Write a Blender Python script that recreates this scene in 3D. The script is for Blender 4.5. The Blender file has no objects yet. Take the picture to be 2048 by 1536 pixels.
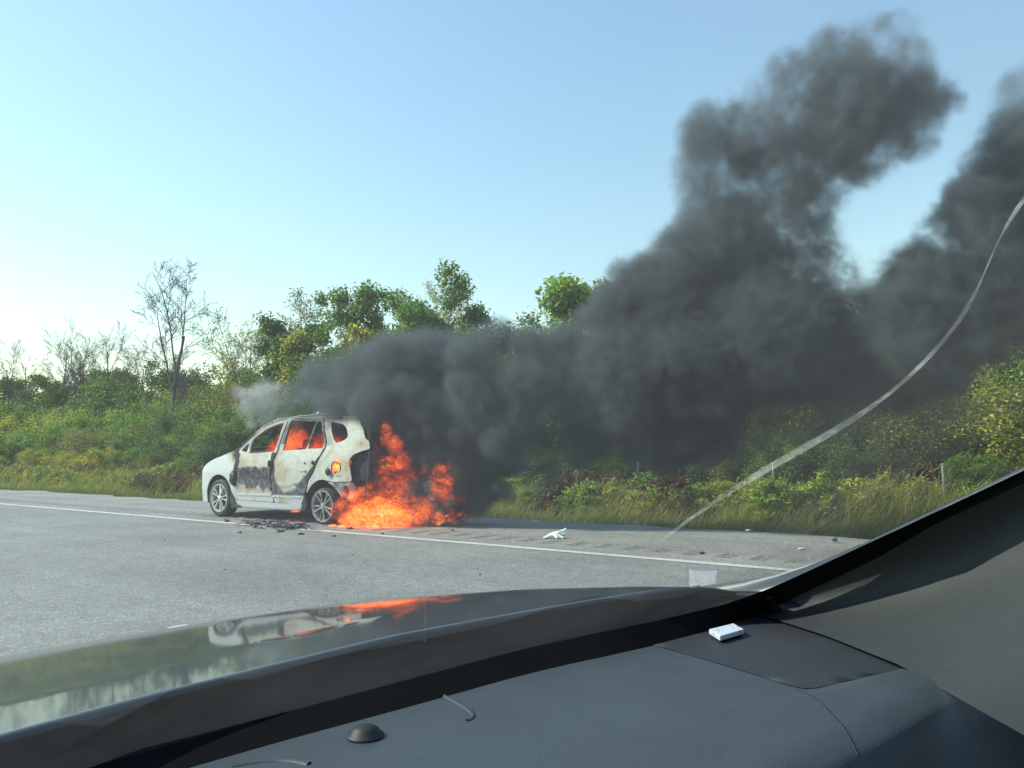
import bpy, bmesh, math, random
import numpy as np
from mathutils import Vector, Matrix, noise as mnoise
from mathutils.geometry import delaunay_2d_cdt

sc = bpy.context.scene
COL = sc.collection
R = math.radians

# ------------------------------------------------------------------ camera
CAM_H, PITCH, ROLL, YAW, FPX = 1.1399, R(4.368), R(0.6629), R(52.457), 1620.0
_s, _c = math.sin(YAW), math.cos(YAW)
FWD = np.array([_s * math.cos(PITCH), _c * math.cos(PITCH), math.sin(PITCH)])
_r0 = np.array([_c, -_s, 0.0])
_u0 = np.cross(_r0, FWD)
RIGHT = _r0 * math.cos(ROLL) - _u0 * math.sin(ROLL)
UP = _u0 * math.cos(ROLL) + _r0 * math.sin(ROLL)
cam = bpy.data.cameras.new('camera')
cam.sensor_width = 36.0
cam.lens = 36.0 * FPX / 2048.0
cam.clip_start = 0.02
cam.clip_end = 3000.0
cam_o = bpy.data.objects.new('camera', cam)
COL.objects.link(cam_o)
_m = Matrix.Identity(4)
for i in range(3):
    _m[i][0], _m[i][1], _m[i][2] = RIGHT[i], UP[i], -FWD[i]
_m[2][3] = CAM_H
cam_o.matrix_world = _m
sc.camera = cam_o

# ------------------------------------------------------------------ sky, sun, exposure
SUN_AZ, SUN_EL = R(-35.0), R(40.0)          # azimuth from the road heading (+Y), towards +X positive
world = bpy.data.worlds.new('World')
sc.world = world
world.use_nodes = True
wn = world.node_tree
sky = wn.nodes.new('ShaderNodeTexSky')
sky.sky_type = 'NISHITA'
sky.sun_disc = False
sky.sun_elevation = SUN_EL
sky.sun_rotation = SUN_AZ
sky.altitude = 0.0
sky.air_density = 1.6
sky.dust_density = 0.2
sky.ozone_density = 3.0
wn.links.new(sky.outputs[0], wn.nodes['Background'].inputs[0])
wn.nodes['Background'].inputs[1].default_value = 0.142
sun = bpy.data.lights.new('sun', 'SUN')
sun.energy = 3.6
sun.angle = R(0.53)
sun.color = (1.0, 0.94, 0.84)
sun_o = bpy.data.objects.new('sun', sun)
COL.objects.link(sun_o)
sun_dir = Vector((math.sin(SUN_AZ) * math.cos(SUN_EL), math.cos(SUN_AZ) * math.cos(SUN_EL), math.sin(SUN_EL)))
sun_o.rotation_euler = sun_dir.to_track_quat('Z', 'Y').to_euler()
sun_o.location = (0, 0, 30)
sc.view_settings.view_transform = 'Standard'
sc.view_settings.look = 'None'
sc.view_settings.gamma = 1.0
sc.view_settings.exposure = 0.72
sc.cycles.use_denoising = True
sc.cycles.max_bounces = 7
sc.cycles.transparent_max_bounces = 24
sc.cycles.volume_bounces = 0
sc.cycles.volume_step_rate = 1.6
sc.cycles.volume_max_steps = 512
sc.cycles.sample_clamp_indirect = 4.0
sc.cycles.caustics_reflective = False
sc.cycles.caustics_refractive = False


def ray(px, py):
    return FWD + RIGHT * (px - 1024) / FPX + UP * (768 - py) / FPX


def at_x(px, py, X):
    d = ray(px, py)
    return d * (X / d[0]) + np.array([0, 0, CAM_H])


def at_z(px, py, z=0.0):
    d = ray(px, py)
    return d * ((z - CAM_H) / d[2]) + np.array([0, 0, CAM_H])


def at_depth(px, py, D):
    return ray(px, py) * D + np.array([0, 0, CAM_H])


# ------------------------------------------------------------------ helpers
def link(name, me, parent=None, mat=None, smooth=False):
    o = bpy.data.objects.new(name, me)
    COL.objects.link(o)
    if parent is not None:
        o.parent = parent
    if mat is not None and not me.materials:
        me.materials.append(mat)
    if smooth:
        me.polygons.foreach_set('use_smooth', [True] * len(me.polygons))
    return o


def mesh(name, v, f, parent=None, mat=None, smooth=False):
    me = bpy.data.meshes.new(name)
    me.from_pydata([tuple(map(float, p)) for p in v], [], [tuple(map(int, p)) for p in f])
    me.validate()
    return link(name, me, parent, mat, smooth)


def fast_mesh(name, V, F, n, parent=None, mat=None, smooth=False, attrs=None):
    """V (N,3), F (M,n) arrays of one polygon size"""
    V = np.asarray(V, np.float32)
    F = np.asarray(F, np.int32)
    me = bpy.data.meshes.new(name)
    me.vertices.add(len(V))
    me.vertices.foreach_set('co', V.ravel())
    me.loops.add(F.size)
    me.loops.foreach_set('vertex_index', F.ravel())
    me.polygons.add(len(F))
    me.polygons.foreach_set('loop_start', np.arange(len(F), dtype=np.int32) * n)
    me.update(calc_edges=True)
    if attrs:
        for k, a in attrs.items():
            if a.ndim == 2:
                at = me.attributes.new(k, 'FLOAT_COLOR', 'POINT')
                at.data.foreach_set('color', np.asarray(a, np.float32).ravel())
            else:
                at = me.attributes.new(k, 'FLOAT', 'POINT')
                at.data.foreach_set('value', np.asarray(a, np.float32))
    return link(name, me, parent, mat, smooth)


def bm_obj(name, bm, parent=None, mat=None, smooth=False):
    me = bpy.data.meshes.new(name)
    bm.normal_update()
    bm.to_mesh(me)
    bm.free()
    return link(name, me, parent, mat, smooth)


def empty(name, loc=(0, 0, 0), rz=0.0, parent=None):
    o = bpy.data.objects.new(name, None)
    COL.objects.link(o)
    o.location = loc
    o.rotation_euler = (0, 0, rz)
    o.parent = parent
    return o


def tag(o, label=None, cat=None, group=None, kind=None):
    if label:
        o['label'] = label
    if cat:
        o['category'] = cat
    if group:
        o['group'] = group
    if kind:
        o['kind'] = kind
    return o


def tree_copy(o, parent=None):
    c = o.copy()
    COL.objects.link(c)
    c.parent = parent
    for ch in list(o.children):
        tree_copy(ch, c)
    return c


def box(bm, c, s, rot=None):
    m = Matrix.Translation(c)
    if rot is not None:
        m = m @ rot
    m = m @ Matrix.Diagonal((s[0], s[1], s[2], 1))
    return bmesh.ops.create_cube(bm, size=1.0, matrix=m)['verts']


def bevel(o, w=0.01, seg=2):
    b = o.modifiers.new('bevel', 'BEVEL')
    b.width = w
    b.segments = seg
    b.limit_method = 'ANGLE'
    b.angle_limit = R(40)
    return o


def split(o, ang=38):
    m = o.modifiers.new('split', 'EDGE_SPLIT')
    m.split_angle = R(ang)
    return o


def tube_arrays(polys, sides):
    """polys: list of (pts (k,3), radii (k,)) -> V,F quads"""
    Vs, Fs, off = [], [], 0
    ang = np.linspace(0, 2 * np.pi, sides, endpoint=False)
    for P, r in polys:
        P = np.asarray(P, float)
        k = len(P)
        T = np.gradient(P, axis=0)
        T /= np.linalg.norm(T, axis=1)[:, None] + 1e-9
        ref = np.array([0.0, 0, 1]) if abs(T[0][2]) < 0.9 else np.array([1.0, 0, 0])
        A = np.cross(T, ref)
        A /= np.linalg.norm(A, axis=1)[:, None] + 1e-9
        B = np.cross(T, A)
        ring = P[:, None, :] + np.asarray(r)[:, None, None] * (A[:, None, :] * np.cos(ang)[None, :, None] + B[:, None, :] * np.sin(ang)[None, :, None])
        Vs.append(ring.reshape(-1, 3))
        i = np.arange(k - 1)[:, None] * sides
        j = np.arange(sides)[None, :]
        j2 = (j + 1) % sides
        q = np.stack([i + j, i + j2, i + sides + j2, i + sides + j], -1).reshape(-1, 4) + off
        Fs.append(q)
        off += k * sides
    return np.concatenate(Vs), np.concatenate(Fs)


def tube(name, pts, r, parent=None, mat=None, sides=8, smooth=True):
    r = np.full(len(pts), r) if np.isscalar(r) else np.asarray(r)
    V, F = tube_arrays([(np.asarray(pts, float), r)], sides)
    o = fast_mesh(name, V, F, 4, parent, mat, smooth)
    return o


def lathe(bm, prof, n, axis='X', c=(0, 0, 0)):
    """prof list of (axial, radius)"""
    rings = []
    for a, r in prof:
        ring = []
        for i in range(n):
            t = 2 * math.pi * i / n
            p = (a, r * math.cos(t), r * math.sin(t)) if axis == 'X' else (r * math.cos(t), r * math.sin(t), a)
            ring.append(bm.verts.new((p[0] + c[0], p[1] + c[1], p[2] + c[2])))
        rings.append(ring)
    for a, b in zip(rings, rings[1:]):
        for i in range(n):
            bm.faces.new((a[i], a[(i + 1) % n], b[(i + 1) % n], b[i]))
    return rings


# ------------------------------------------------------------------ materials
class NT:
    def __init__(self, name):
        self.m = bpy.data.materials.new(name)
        self.m.use_nodes = True
        self.t = self.m.node_tree
        self.b = self.t.nodes['Principled BSDF']
        self.out = self.t.nodes['Material Output']

    def n(self, kind, **kw):
        x = self.t.nodes.new('ShaderNode' + kind)
        for k, v in kw.items():
            setattr(x, k, v)
        return x

    def l(self, a, b):
        self.t.links.new(a, b)

    def set(self, x, **kw):
        for k, v in kw.items():
            k = k.replace('_', ' ')
            s = x.inputs[k]
            if hasattr(v, 'is_linked') or isinstance(v, bpy.types.NodeSocket):
                self.l(v, s)
            else:
                s.default_value = v
        return x

    def coord(self, which='Object'):
        return self.n('TexCoord').outputs[which]

    def noise(self, vec, scale, detail=4, rough=0.55, out='Fac'):
        x = self.n('TexNoise')
        self.l(vec, x.inputs['Vector'])
        x.inputs['Scale'].default_value = scale
        x.inputs['Detail'].default_value = detail
        x.inputs['Roughness'].default_value = rough
        return x.outputs[out]

    def voro(self, vec, scale, out='Distance', feature='F1'):
        x = self.n('TexVoronoi', feature=feature)
        self.l(vec, x.inputs['Vector'])
        x.inputs['Scale'].default_value = scale
        return x.outputs[out]

    def ramp(self, fac, stops):
        x = self.n('ValToRGB')
        self.l(fac, x.inputs[0])
        e = x.color_ramp.elements
        while len(e) < len(stops):
            e.new(0.5)
        for el, (p, c) in zip(e, stops):
            el.position = p
            el.color = c if len(c) == 4 else (*c, 1)
        return x.outputs[0]

    def mix(self, fac, a, b, mode='MIX'):
        x = self.n('MixRGB', blend_type=mode)
        for s, v in zip(x.inputs, (fac, a, b)):
            if isinstance(v, bpy.types.NodeSocket):
                self.l(v, s)
            elif np.isscalar(v):
                s.default_value = v if s.name == 'Fac' else (v, v, v, 1)
            else:
                s.default_value = v if len(v) == 4 else (*v, 1)
        return x.outputs[0]

    def math(self, op, a, b=0.0, clamp=False):
        x = self.n('Math', operation=op, use_clamp=clamp)
        for s, v in zip(x.inputs, (a, b)):
            if isinstance(v, bpy.types.NodeSocket):
                self.l(v, s)
            else:
                s.default_value = v
        return x.outputs[0]

    def attr(self, name, out='Fac'):
        return self.n('Attribute', attribute_name=name).outputs[out]

    def bump(self, h, strength=0.3, dist=0.01):
        x = self.n('Bump')
        x.inputs['Strength'].default_value = strength
        x.inputs['Distance'].default_value = dist
        self.l(h, x.inputs['Height'])
        self.l(x.outputs[0], self.b.inputs['Normal'])

    def base(self, c, rough=0.6, metal=0.0, spec=None):
        if isinstance(c, bpy.types.NodeSocket):
            self.l(c, self.b.inputs['Base Color'])
        else:
            self.b.inputs['Base Color'].default_value = (*c, 1)
        if isinstance(rough, bpy.types.NodeSocket):
            self.l(rough, self.b.inputs['Roughness'])
        else:
            self.b.inputs['Roughness'].default_value = rough
        self.b.inputs['Metallic'].default_value = metal
        if spec is not None:
            self.b.inputs['Specular IOR Level'].default_value = spec
        return self


def simple(name, col, rough=0.6, metal=0.0, var=0.25, scale=12.0, bump=0.0, spec=None):
    k = NT(name)
    v = k.noise(k.coord(), scale, 5)
    a = tuple(c * (1 - var) for c in col)
    b = tuple(min(1, c * (1 + var)) for c in col)
    k.base(k.ramp(v, [(0.3, a), (0.7, b)]), rough, metal, spec)
    if bump:
        k.bump(k.noise(k.coord(), scale * 6, 4), bump, 0.004)
    return k.m


def asphalt_mat(name, base, stone, tint):
    k = NT(name)
    P = k.coord()
    st = k.voro(P, 95.0, 'Color')
    sep = k.n('SeparateColor')
    k.l(st, sep.inputs[0])
    fleck = k.ramp(sep.outputs[0], [(0.0, (0.62,) * 3), (0.5, (0.95,) * 3), (0.88, (1.12,) * 3), (0.95, (1.5,) * 3), (1.0, (2.0,) * 3)])
    big = k.ramp(k.noise(P, 0.55, 5, 0.6), [(0.3, (0.82,) * 3), (0.7, (1.16,) * 3)])
    mid = k.ramp(k.noise(P, 9.0, 5, 0.6), [(0.3, (0.85,) * 3), (0.7, (1.13,) * 3)])
    # long wear streaks along the driving direction
    mp = k.n('Mapping')
    k.l(P, mp.inputs[0])
    mp.inputs['Scale'].default_value = (1.6, 0.05, 1)
    streak = k.ramp(k.noise(mp.outputs[0], 1.5, 4), [(0.3, (0.88,) * 3), (0.7, (1.1,) * 3)])
    c = k.mix(1.0, base, fleck, 'MULTIPLY')
    for x in (big, mid, streak):
        c = k.mix(1.0, c, x, 'MULTIPLY')
    # fine hairline cracks
    wv = k.n('TexVoronoi', feature='DISTANCE_TO_EDGE')
    dn = k.mix(0.25, P, k.noise(P, 1.3, 4, 0.6, 'Color'))
    k.l(dn, wv.inputs['Vector'])
    wv.inputs['Scale'].default_value = 0.35
    cr = k.ramp(wv.outputs['Distance'], [(0.0, (0.82,) * 3), (0.003, (1.0,) * 3)])
    c = k.mix(1.0, c, cr, 'MULTIPLY')
    k.base(c, 0.82, 0, 0.35)
    k.bump(k.voro(P, 75.0, 'Distance'), 0.5, 0.004)
    return k.m


M = {}
M['asphalt'] = asphalt_mat('asphalt', (0.245, 0.245, 0.228), 0, 0)
M['shoulder'] = asphalt_mat('shoulder_asphalt', (0.285, 0.275, 0.25), 0, 0)


def line_mat():
    k = NT('road_paint')
    P = k.coord()
    w = k.ramp(k.noise(P, 22, 6, 0.7), [(0.33, (0.16, 0.16, 0.15)), (0.44, (0.62, 0.62, 0.58)), (0.7, (0.74, 0.74, 0.7))])
    k.base(k.mix(1.0, w, k.ramp(k.noise(P, 1.3, 4), [(0.3, (0.8,) * 3), (0.7, (1.05,) * 3)]), 'MULTIPLY'), 0.7)
    k.bump(k.noise(P, 60, 3), 0.3, 0.003)
    return k.m


M['line'] = line_mat()


def groove_mat():
    k = NT('rumble_groove')
    P = k.coord()
    k.base(k.ramp(k.noise(P, 26, 6, 0.7), [(0.36, (0.085, 0.084, 0.08)), (0.47, (0.15, 0.146, 0.136)), (0.58, (0.27, 0.26, 0.238))]), 0.9)
    k.bump(k.noise(P, 70, 4), 0.6, 0.006)
    return k.m


M['groove'] = groove_mat()


def soil_mat():
    k = NT('verge_soil')
    P = k.coord()
    a = k.ramp(k.noise(P, 0.8, 6, 0.65), [(0.3, (0.05, 0.06, 0.022)), (0.55, (0.085, 0.09, 0.035)), (0.75, (0.12, 0.105, 0.055))])
    k.base(k.mix(1.0, a, k.ramp(k.noise(P, 14, 5), [(0.3, (0.6,) * 3), (0.7, (1.3,) * 3)]), 'MULTIPLY'), 0.95, 0, 0.2)
    k.bump(k.noise(P, 18, 5), 0.8, 0.05)
    return k.m


M['soil'] = soil_mat()


def leaf_mat(name, trans=0.35):
    k = NT(name)
    c = k.attr('col', 'Color')
    ob = k.n('ObjectInfo').outputs['Random']
    v = k.ramp(ob, [(0.0, (0.82, 0.9, 0.8)), (0.5, (1.0, 1.0, 1.0)), (1.0, (1.18, 1.06, 0.92))])
    c = k.mix(1.0, c, v, 'MULTIPLY')
    k.base(c, 0.55, 0, 0.35)
    tr = k.n('BsdfTranslucent')
    c2 = k.mix(1.0, c, (1.15, 1.25, 0.65), 'MULTIPLY')
    k.l(c2, tr.inputs[0])
    ms = k.n('MixShader')
    ms.inputs[0].default_value = trans + 0.08
    k.l(k.b.outputs[0], ms.inputs[1])
    k.l(tr.outputs[0], ms.inputs[2])
    k.l(ms.outputs[0], k.out.inputs[0])
    return k.m


M['leaf'] = leaf_mat('leaf')
M['grass'] = leaf_mat('grass_blade', 0.4)
M['bark'] = simple('bark', (0.12, 0.105, 0.09), 0.9, 0, 0.45, 9, 0.6)
M['bark_pale'] = simple('pale_bark', (0.10, 0.09, 0.08), 0.9, 0, 0.4, 9, 0.5)


def burnt_paint():
    k = NT('burnt_silver_paint')
    P = k.coord()
    fine = k.noise(P, 60, 6, 0.65)
    med = k.noise(P, 16, 6, 0.6)
    paint = k.ramp(med, [(0.3, (0.50, 0.53, 0.535)), (0.7, (0.56, 0.585, 0.585))])
    # heat-blistered chalky primer with tide lines
    z = k.attr('tide')
    wob = k.math('ADD', k.math('MULTIPLY', z, 30.0), k.math('MULTIPLY', k.noise(P, 3.5, 5, 0.6), 26.0))
    tide = k.ramp(k.math('MULTIPLY', k.math('ADD', k.math('SINE', wob), 1.0), 0.5), [(0.0, (0.42, 0.44, 0.37)), (0.2, (0.48, 0.51, 0.45)), (0.9, (0.52, 0.55, 0.49)), (1.0, (0.46, 0.45, 0.36))])
    ash = k.mix(1.0, tide, k.ramp(fine, [(0.3, (0.82,) * 3), (0.6, (1.06,) * 3)]), 'MULTIPLY')
    soot = k.ramp(k.mix(0.5, med, fine), [(0.40, (0.014, 0.016, 0.02)), (0.48, (0.05, 0.056, 0.066)), (0.55, (0.12, 0.13, 0.145)), (0.63, (0.27, 0.27, 0.26))])
    char = k.ramp(fine, [(0.35, (0.006, 0.006, 0.007)), (0.7, (0.028, 0.028, 0.03))])
    scorch = k.ramp(med, [(0.35, (0.30, 0.2, 0.11)), (0.65, (0.5, 0.4, 0.27))])
    roof = k.ramp(k.mix(0.5, med, fine), [(0.35, (0.05, 0.05, 0.048)), (0.48, (0.17, 0.16, 0.14)), (0.58, (0.33, 0.32, 0.28)), (0.7, (0.48, 0.47, 0.42))])

    def msk(name, jitter=0.55, sharp=5.0):
        a = k.attr(name)
        j = k.math('MULTIPLY', k.math('SUBTRACT', k.mix(0.5, med, fine), 0.5), jitter * 2)
        x = k.math('ADD', a, j)
        x = k.math('ADD', k.math('MULTIPLY', k.math('SUBTRACT', x, 0.5), sharp), 0.5, True)
        return k.math('MULTIPLY', x, k.math('GREATER_THAN', a, 0.02))
    c = k.mix(msk('ash', 0.25, 3), paint, ash)
    c = k.mix(msk('scorch', 0.5, 1.6), c, scorch)
    c = k.mix(msk('rust', 0.6, 2.5), c, roof)
    c = k.mix(msk('soot', 0.5, 2.2), c, soot)
    c = k.mix(msk('char', 0.5, 3.0), c, char)
    burnt = k.math('MAXIMUM', k.math('MAXIMUM', k.attr('ash'), k.attr('soot')), k.math('MAXIMUM', k.attr('char'), k.attr('rust')))
    rough = k.math('ADD', k.math('MULTIPLY', burnt, 0.5), 0.32, True)
    k.base(c, rough, 0.12, 0.5)
    h = k.math('MULTIPLY', k.mix(0.6, med, fine), k.math('ADD', k.math('MULTIPLY', burnt, 0.9), 0.02))
    k.bump(h, 0.55, 0.012)
    return k.m


M['paint'] = burnt_paint()
M['char'] = simple('charred_metal', (0.022, 0.021, 0.021), 0.85, 0, 0.6, 14, 0.6)
M['char_brown'] = simple('charred_rusty_metal', (0.09, 0.06, 0.045), 0.9, 0, 0.6, 10, 0.6)
M['rubber'] = simple('tyre_rubber', (0.028, 0.028, 0.029), 0.75, 0, 0.25, 30, 0.2)
M['rubber_burnt'] = simple('burnt_tyre_rubber', (0.05, 0.05, 0.05), 0.95, 0, 0.6, 30, 0.6)
M['alloy'] = simple('wheel_alloy', (0.62, 0.63, 0.62), 0.35, 0.55, 0.12, 14)
M['alloy_sooty'] = simple('sooty_wheel_alloy', (0.33, 0.34, 0.33), 0.6, 0.3, 0.75, 9)
M['alloy_dark'] = simple('dark_metal', (0.05, 0.05, 0.052), 0.7, 0.3, 0.3, 20)
M['trim'] = simple('bright_metal_strip', (0.72, 0.74, 0.74), 0.28, 0.5, 0.1, 20)
M['plastic_black'] = simple('black_plastic', (0.018, 0.019, 0.02), 0.6, 0, 0.3, 20, 0.15)
M['melted'] = simple('melted_black_plastic', (0.012, 0.012, 0.013), 0.35, 0, 0.6, 25, 0.8)
M['primer'] = simple('bare_bumper_beam', (0.3, 0.34, 0.32), 0.7, 0.1, 0.3, 12, 0.3)

# ================================================================== SETTING
def grid_sheet(name, xs, ys, zf, mat, kind='structure'):
    xs, ys = np.asarray(xs, float), np.asarray(ys, float)
    X, Y = np.meshgrid(xs, ys, indexing='ij')
    V = np.stack([X, Y, zf(X, Y)], -1).reshape(-1, 3)
    i, j = np.meshgrid(np.arange(len(xs) - 1), np.arange(len(ys) - 1), indexing='ij')
    a = (i * len(ys) + j).ravel()
    F = np.stack([a, a + len(ys), a + len(ys) + 1, a + 1], -1)
    o = fast_mesh(name, V, F, 4, None, mat, True)
    tag(o, kind=kind)
    return o


X_LINE, X_EDGE = 7.344, 10.37


def ground_z(X, Y):
    t = np.clip((X - 10.3) / 2.6, 0, 1)
    dip = -0.06 - 0.16 * np.sin(t * np.pi)
    rise = np.clip((X - 13.0) / 12.0, 0, 1) * 0.25
    bump = 0.05 * np.sin(X * 1.7 + Y * 0.6) * np.sin(Y * 0.9) * (X > 10.6)
    return dip + rise + bump


g_x = np.concatenate([[-1500, -300, -60, -20, -8], np.arange(9.9, 30, 0.5), [35, 50, 100, 300, 1500]])
g_y = np.concatenate([[-1500, -300, -80, -30], np.arange(-15, 80, 1.0), [100, 160, 300, 600, 1500]])
grid_sheet('ground', g_x, g_y, ground_z, M['soil'])
road_y = np.array([-300, -40, -10, 0, 10, 20, 40, 80, 160, 300, 800, 1400.0])
grid_sheet('road', [-9.5, -5, -1, 2.9, 5, X_LINE + 0.06], road_y, lambda X, Y: 0 * X, M['asphalt'])
RX0, RX1 = 7.78, 8.2
grid_sheet('shoulder_inner', [X_LINE + 0.06, RX0], road_y, lambda X, Y: 0 * X, M['shoulder']).name = 'shoulder'
# ragged outer edge of the paved shoulder
ey = np.concatenate([[-300, -40], np.arange(-12, 60, 0.35), [80, 160, 300, 800, 1400]])
rng = np.random.default_rng(3)
er = X_EDGE + np.convolve(rng.normal(0, 0.16, len(ey)), [0.25, 0.5, 0.25], 'same')
V, F = [], []
for i, (y, e) in enumerate(zip(ey, er)):
    V += [(RX1, y, 0), (9.3, y, -0.005), (e, y, -0.02), (e + 0.12, y, -0.11)]
    if i:
        a = (i - 1) * 4
        F += [(a + k, a + k + 1, a + k + 5, a + k + 4) for k in range(3)]
V = [(v[0], v[1], v[2]) for v in V]
tag(mesh('shoulder', V, F, None, M['shoulder']), kind='structure')
# milled rumble strip: a real row of hollows
ys, zs = [-300.0, -12.0], [0.0, 0.0]
y = -12.0
while y < 62:
    for dy, dz in ((0.0, 0.0), (0.03, -0.007), (0.09, -0.012), (0.15, -0.007), (0.18, 0.0)):
        ys.append(y + 0.16 + dy)
        zs.append(dz)
    y += 0.36
ys += [300.0, 1400.0]
zs += [0.0, 0.0]
V, F, mats = [], [], []
xsr = [RX0, RX0 + 0.04, RX0 + 0.2, RX1 - 0.04, RX1]
for yy, zz in zip(ys, zs):
    for q, xx in enumerate(xsr):
        V.append((xx, yy, 0.0 if q in (0, 4) else zz))
for i in range(len(ys) - 1):
    for q in range(4):
        a = i * 5 + q
        F.append((a, a + 1, a + 6, a + 5))
        mats.append(1 if (zs[i] < -0.001 or zs[i + 1] < -0.001) and q in (0, 1, 2, 3) else 0)
rs = mesh('rumble_strip', V, F, None, M['shoulder'])
rs.data.materials.append(M['groove'])
rs.data.polygons.foreach_set('material_index', mats)
tag(rs, kind='structure')
# painted lines
ly = np.concatenate([[-300, -40], np.arange(-12, 60, 0.4), [80, 160, 300, 800, 1400]])
wob = rng.normal(0, 0.004, (len(ly), 2))
V = [(X_LINE + s * 0.06 + wob[i, j], y, 0.004) for i, y in enumerate(ly) for j, s in enumerate((-1, 1))]
F = [(2 * i, 2 * i + 1, 2 * i + 3, 2 * i + 2) for i in range(len(ly) - 1)]
tag(mesh('edge_line', V, F, None, M['line']), kind='structure')
for y0 in (-10.2, 2.0, 14.2, 26.4, 38.6, 50.8):
    o = mesh('lane_marking', [(2.84, y0, 0.004), (2.96, y0, 0.004), (2.96, y0 + 3.0, 0.004), (2.84, y0 + 3.0, 0.004)], [(0, 1, 2, 3)], None, M['line'])
    tag(o, kind='structure')
# ================================================================== BURNING CAR
CAR_X, CAR_Y = 8.83, 9.71
_HZ = [0, .25, .45, .75, .95, 1.05, 1.3, 1.5, 1.6, 1.66, 1.72]
_HW = [.84, .87, .895, .9, .88, .855, .765, .69, .63, .5, .3]


def hw(z):
    return np.interp(z, _HZ, _HW)


def plan(y):
    y = np.asarray(y, float)
    u = np.clip((y - 2.6) / 1.08, 0, 1)
    p = np.sqrt(np.clip(1 - u ** 4.5, 0, 1))
    w = np.clip((-0.4 - y) / 0.6, 0, 1.2)
    return p * (1 - 0.11 * w ** 2.5)


def densify(P, step=0.03, smooth=2):
    P = [np.array(p, float) for p in P]
    out = []
    for a, b in zip(P, P[1:] + P[:1]):
        n = max(1, int(np.linalg.norm(b - a) / step))
        for i in range(n):
            out.append(a + (b - a) * i / n)
    out = np.array(out)
    for _ in range(smooth):
        out = 0.5 * out + 0.25 * (np.roll(out, 1, 0) + np.roll(out, -1, 0))
    return out


def inside(P, Q):
    """points P (n,2) in polygon Q (m,2)"""
    x, y = P[:, 0], P[:, 1]
    r = np.zeros(len(P), bool)
    for a, b in zip(Q, np.roll(Q, -1, 0)):
        c = ((a[1] > y) != (b[1] > y))
        with np.errstate(divide='ignore', invalid='ignore'):
            xi = (b[0] - a[0]) * (y - a[1]) / (b[1] - a[1]) + a[0]
        r ^= c & (x < xi)
    return r


def polydist(P, Q):
    d = np.full(len(P), 9.0)
    for a, b in zip(Q, np.roll(Q, -1, 0)):
        ab = b - a
        t = np.clip(((P - a) @ ab) / (ab @ ab + 1e-12), 0, 1)
        d = np.minimum(d, np.linalg.norm(P - a - t[:, None] * ab, axis=1))
    return d


def soft(P, Q, w=0.03, jit=0.02):
    """1 inside the polygon, 0 outside, soft over w, with a wandering edge"""
    Q = np.array(Q, float)
    n = np.array([[mnoise.noise((p[0] * 9, p[1] * 9, 3.1)), mnoise.noise((p[0] * 9, p[1] * 9, 9.7))] for p in P])
    n2 = np.array([[mnoise.noise((p[0] * 30, p[1] * 30, 5.1)), mnoise.noise((p[0] * 30, p[1] * 30, 1.7))] for p in P])
    PP = P + jit * n + jit * 0.5 * n2
    d = polydist(PP, Q)
    d = np.where(inside(PP, Q), d, -d)
    return np.clip(0.5 + d / (2 * w), 0, 1)


def tri2d(outline, holes, step):
    pts = [outline] + holes
    allp, edges, off = [], [], 0
    for q in pts:
        n = len(q)
        allp.append(q)
        edges += [(off + i, off + (i + 1) % n) for i in range(n)]
        off += n
    lo, hi = outline.min(0), outline.max(0)
    gx, gy = np.meshgrid(np.arange(lo[0], hi[0], step), np.arange(lo[1], hi[1], step), indexing='ij')
    gx = gx + (np.arange(gx.shape[1]) % 2)[None, :] * step * 0.5
    G = np.stack([gx.ravel(), gy.ravel()], -1)
    ok = inside(G, outline)
    for hq in holes:
        ok &= ~inside(G, hq)
    G = G[ok]
    dist = np.min([polydist(G, q) for q in pts], axis=0)
    G = G[dist > step * 0.45]
    P = np.concatenate(allp + [G])
    r = delaunay_2d_cdt([Vector(p) for p in P], edges, [], 0, 1e-5)
    V = np.array([tuple(v) for v in r[0]])
    F = np.array([f for f in r[2] if len(f) == 3])
    cen = V[F].mean(1)
    ok = inside(cen, outline)
    for hq in holes:
        ok &= ~inside(cen, hq)
    return V, F[ok]


ZERO = ('ash', 'soot', 'char', 'scorch', 'rust')


def side_panel(name, outline, holes=(), step=0.025, off=0.0, parent=None, mat=None, paint=None, thick=0.014, warp=0.0, sides=(-1, 1), smooth=2, xf=None):
    outline = densify(outline, 0.025, smooth)
    holes = [densify(q, 0.022, 2) for q in holes]
    V, F = tri2d(outline, holes, step)
    x = (hw(V[:, 1]) * plan(V[:, 0]) if xf is None else xf(V[:, 0], V[:, 1])) + off
    if warp:
        x = x + warp * np.array([mnoise.noise((p[0] * 3.3, p[1] * 3.3, 7.7)) + 0.4 * mnoise.noise((p[0] * 9, p[1] * 9, 2.2)) for p in V])
    at = {k: np.zeros(len(V)) for k in ZERO}
    at['tide'] = V[:, 1].copy()
    if paint:
        paint(V, at)
    res = []
    for s in sides:
        V3 = np.stack([s * x, V[:, 0], V[:, 1]], -1)
        FF = F if s > 0 else F[:, ::-1]
        # outward normal check
        a, b, c = V3[FF[0]]
        o = fast_mesh(name, V3, FF, 3, parent, mat or M['paint'], True, at)
        n = np.cross(V3[FF[:, 1]] - V3[FF[:, 0]], V3[FF[:, 2]] - V3[FF[:, 0]]).mean(0)
        if n[0] * s < 0:
            o.data.flip_normals()
        if thick:
            sd = o.modifiers.new('solid', 'SOLIDIFY')
            sd.thickness = thick
            sd.offset = -1
        split(o, 50)
        res.append(o)
    return res


def arc(cy, cz, r, a0, a1, n=16):
    return [(cy + r * math.cos(R(a0 + (a1 - a0) * i / n)), cz + r * math.sin(R(a0 + (a1 - a0) * i / n))) for i in range(n + 1)]


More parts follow.
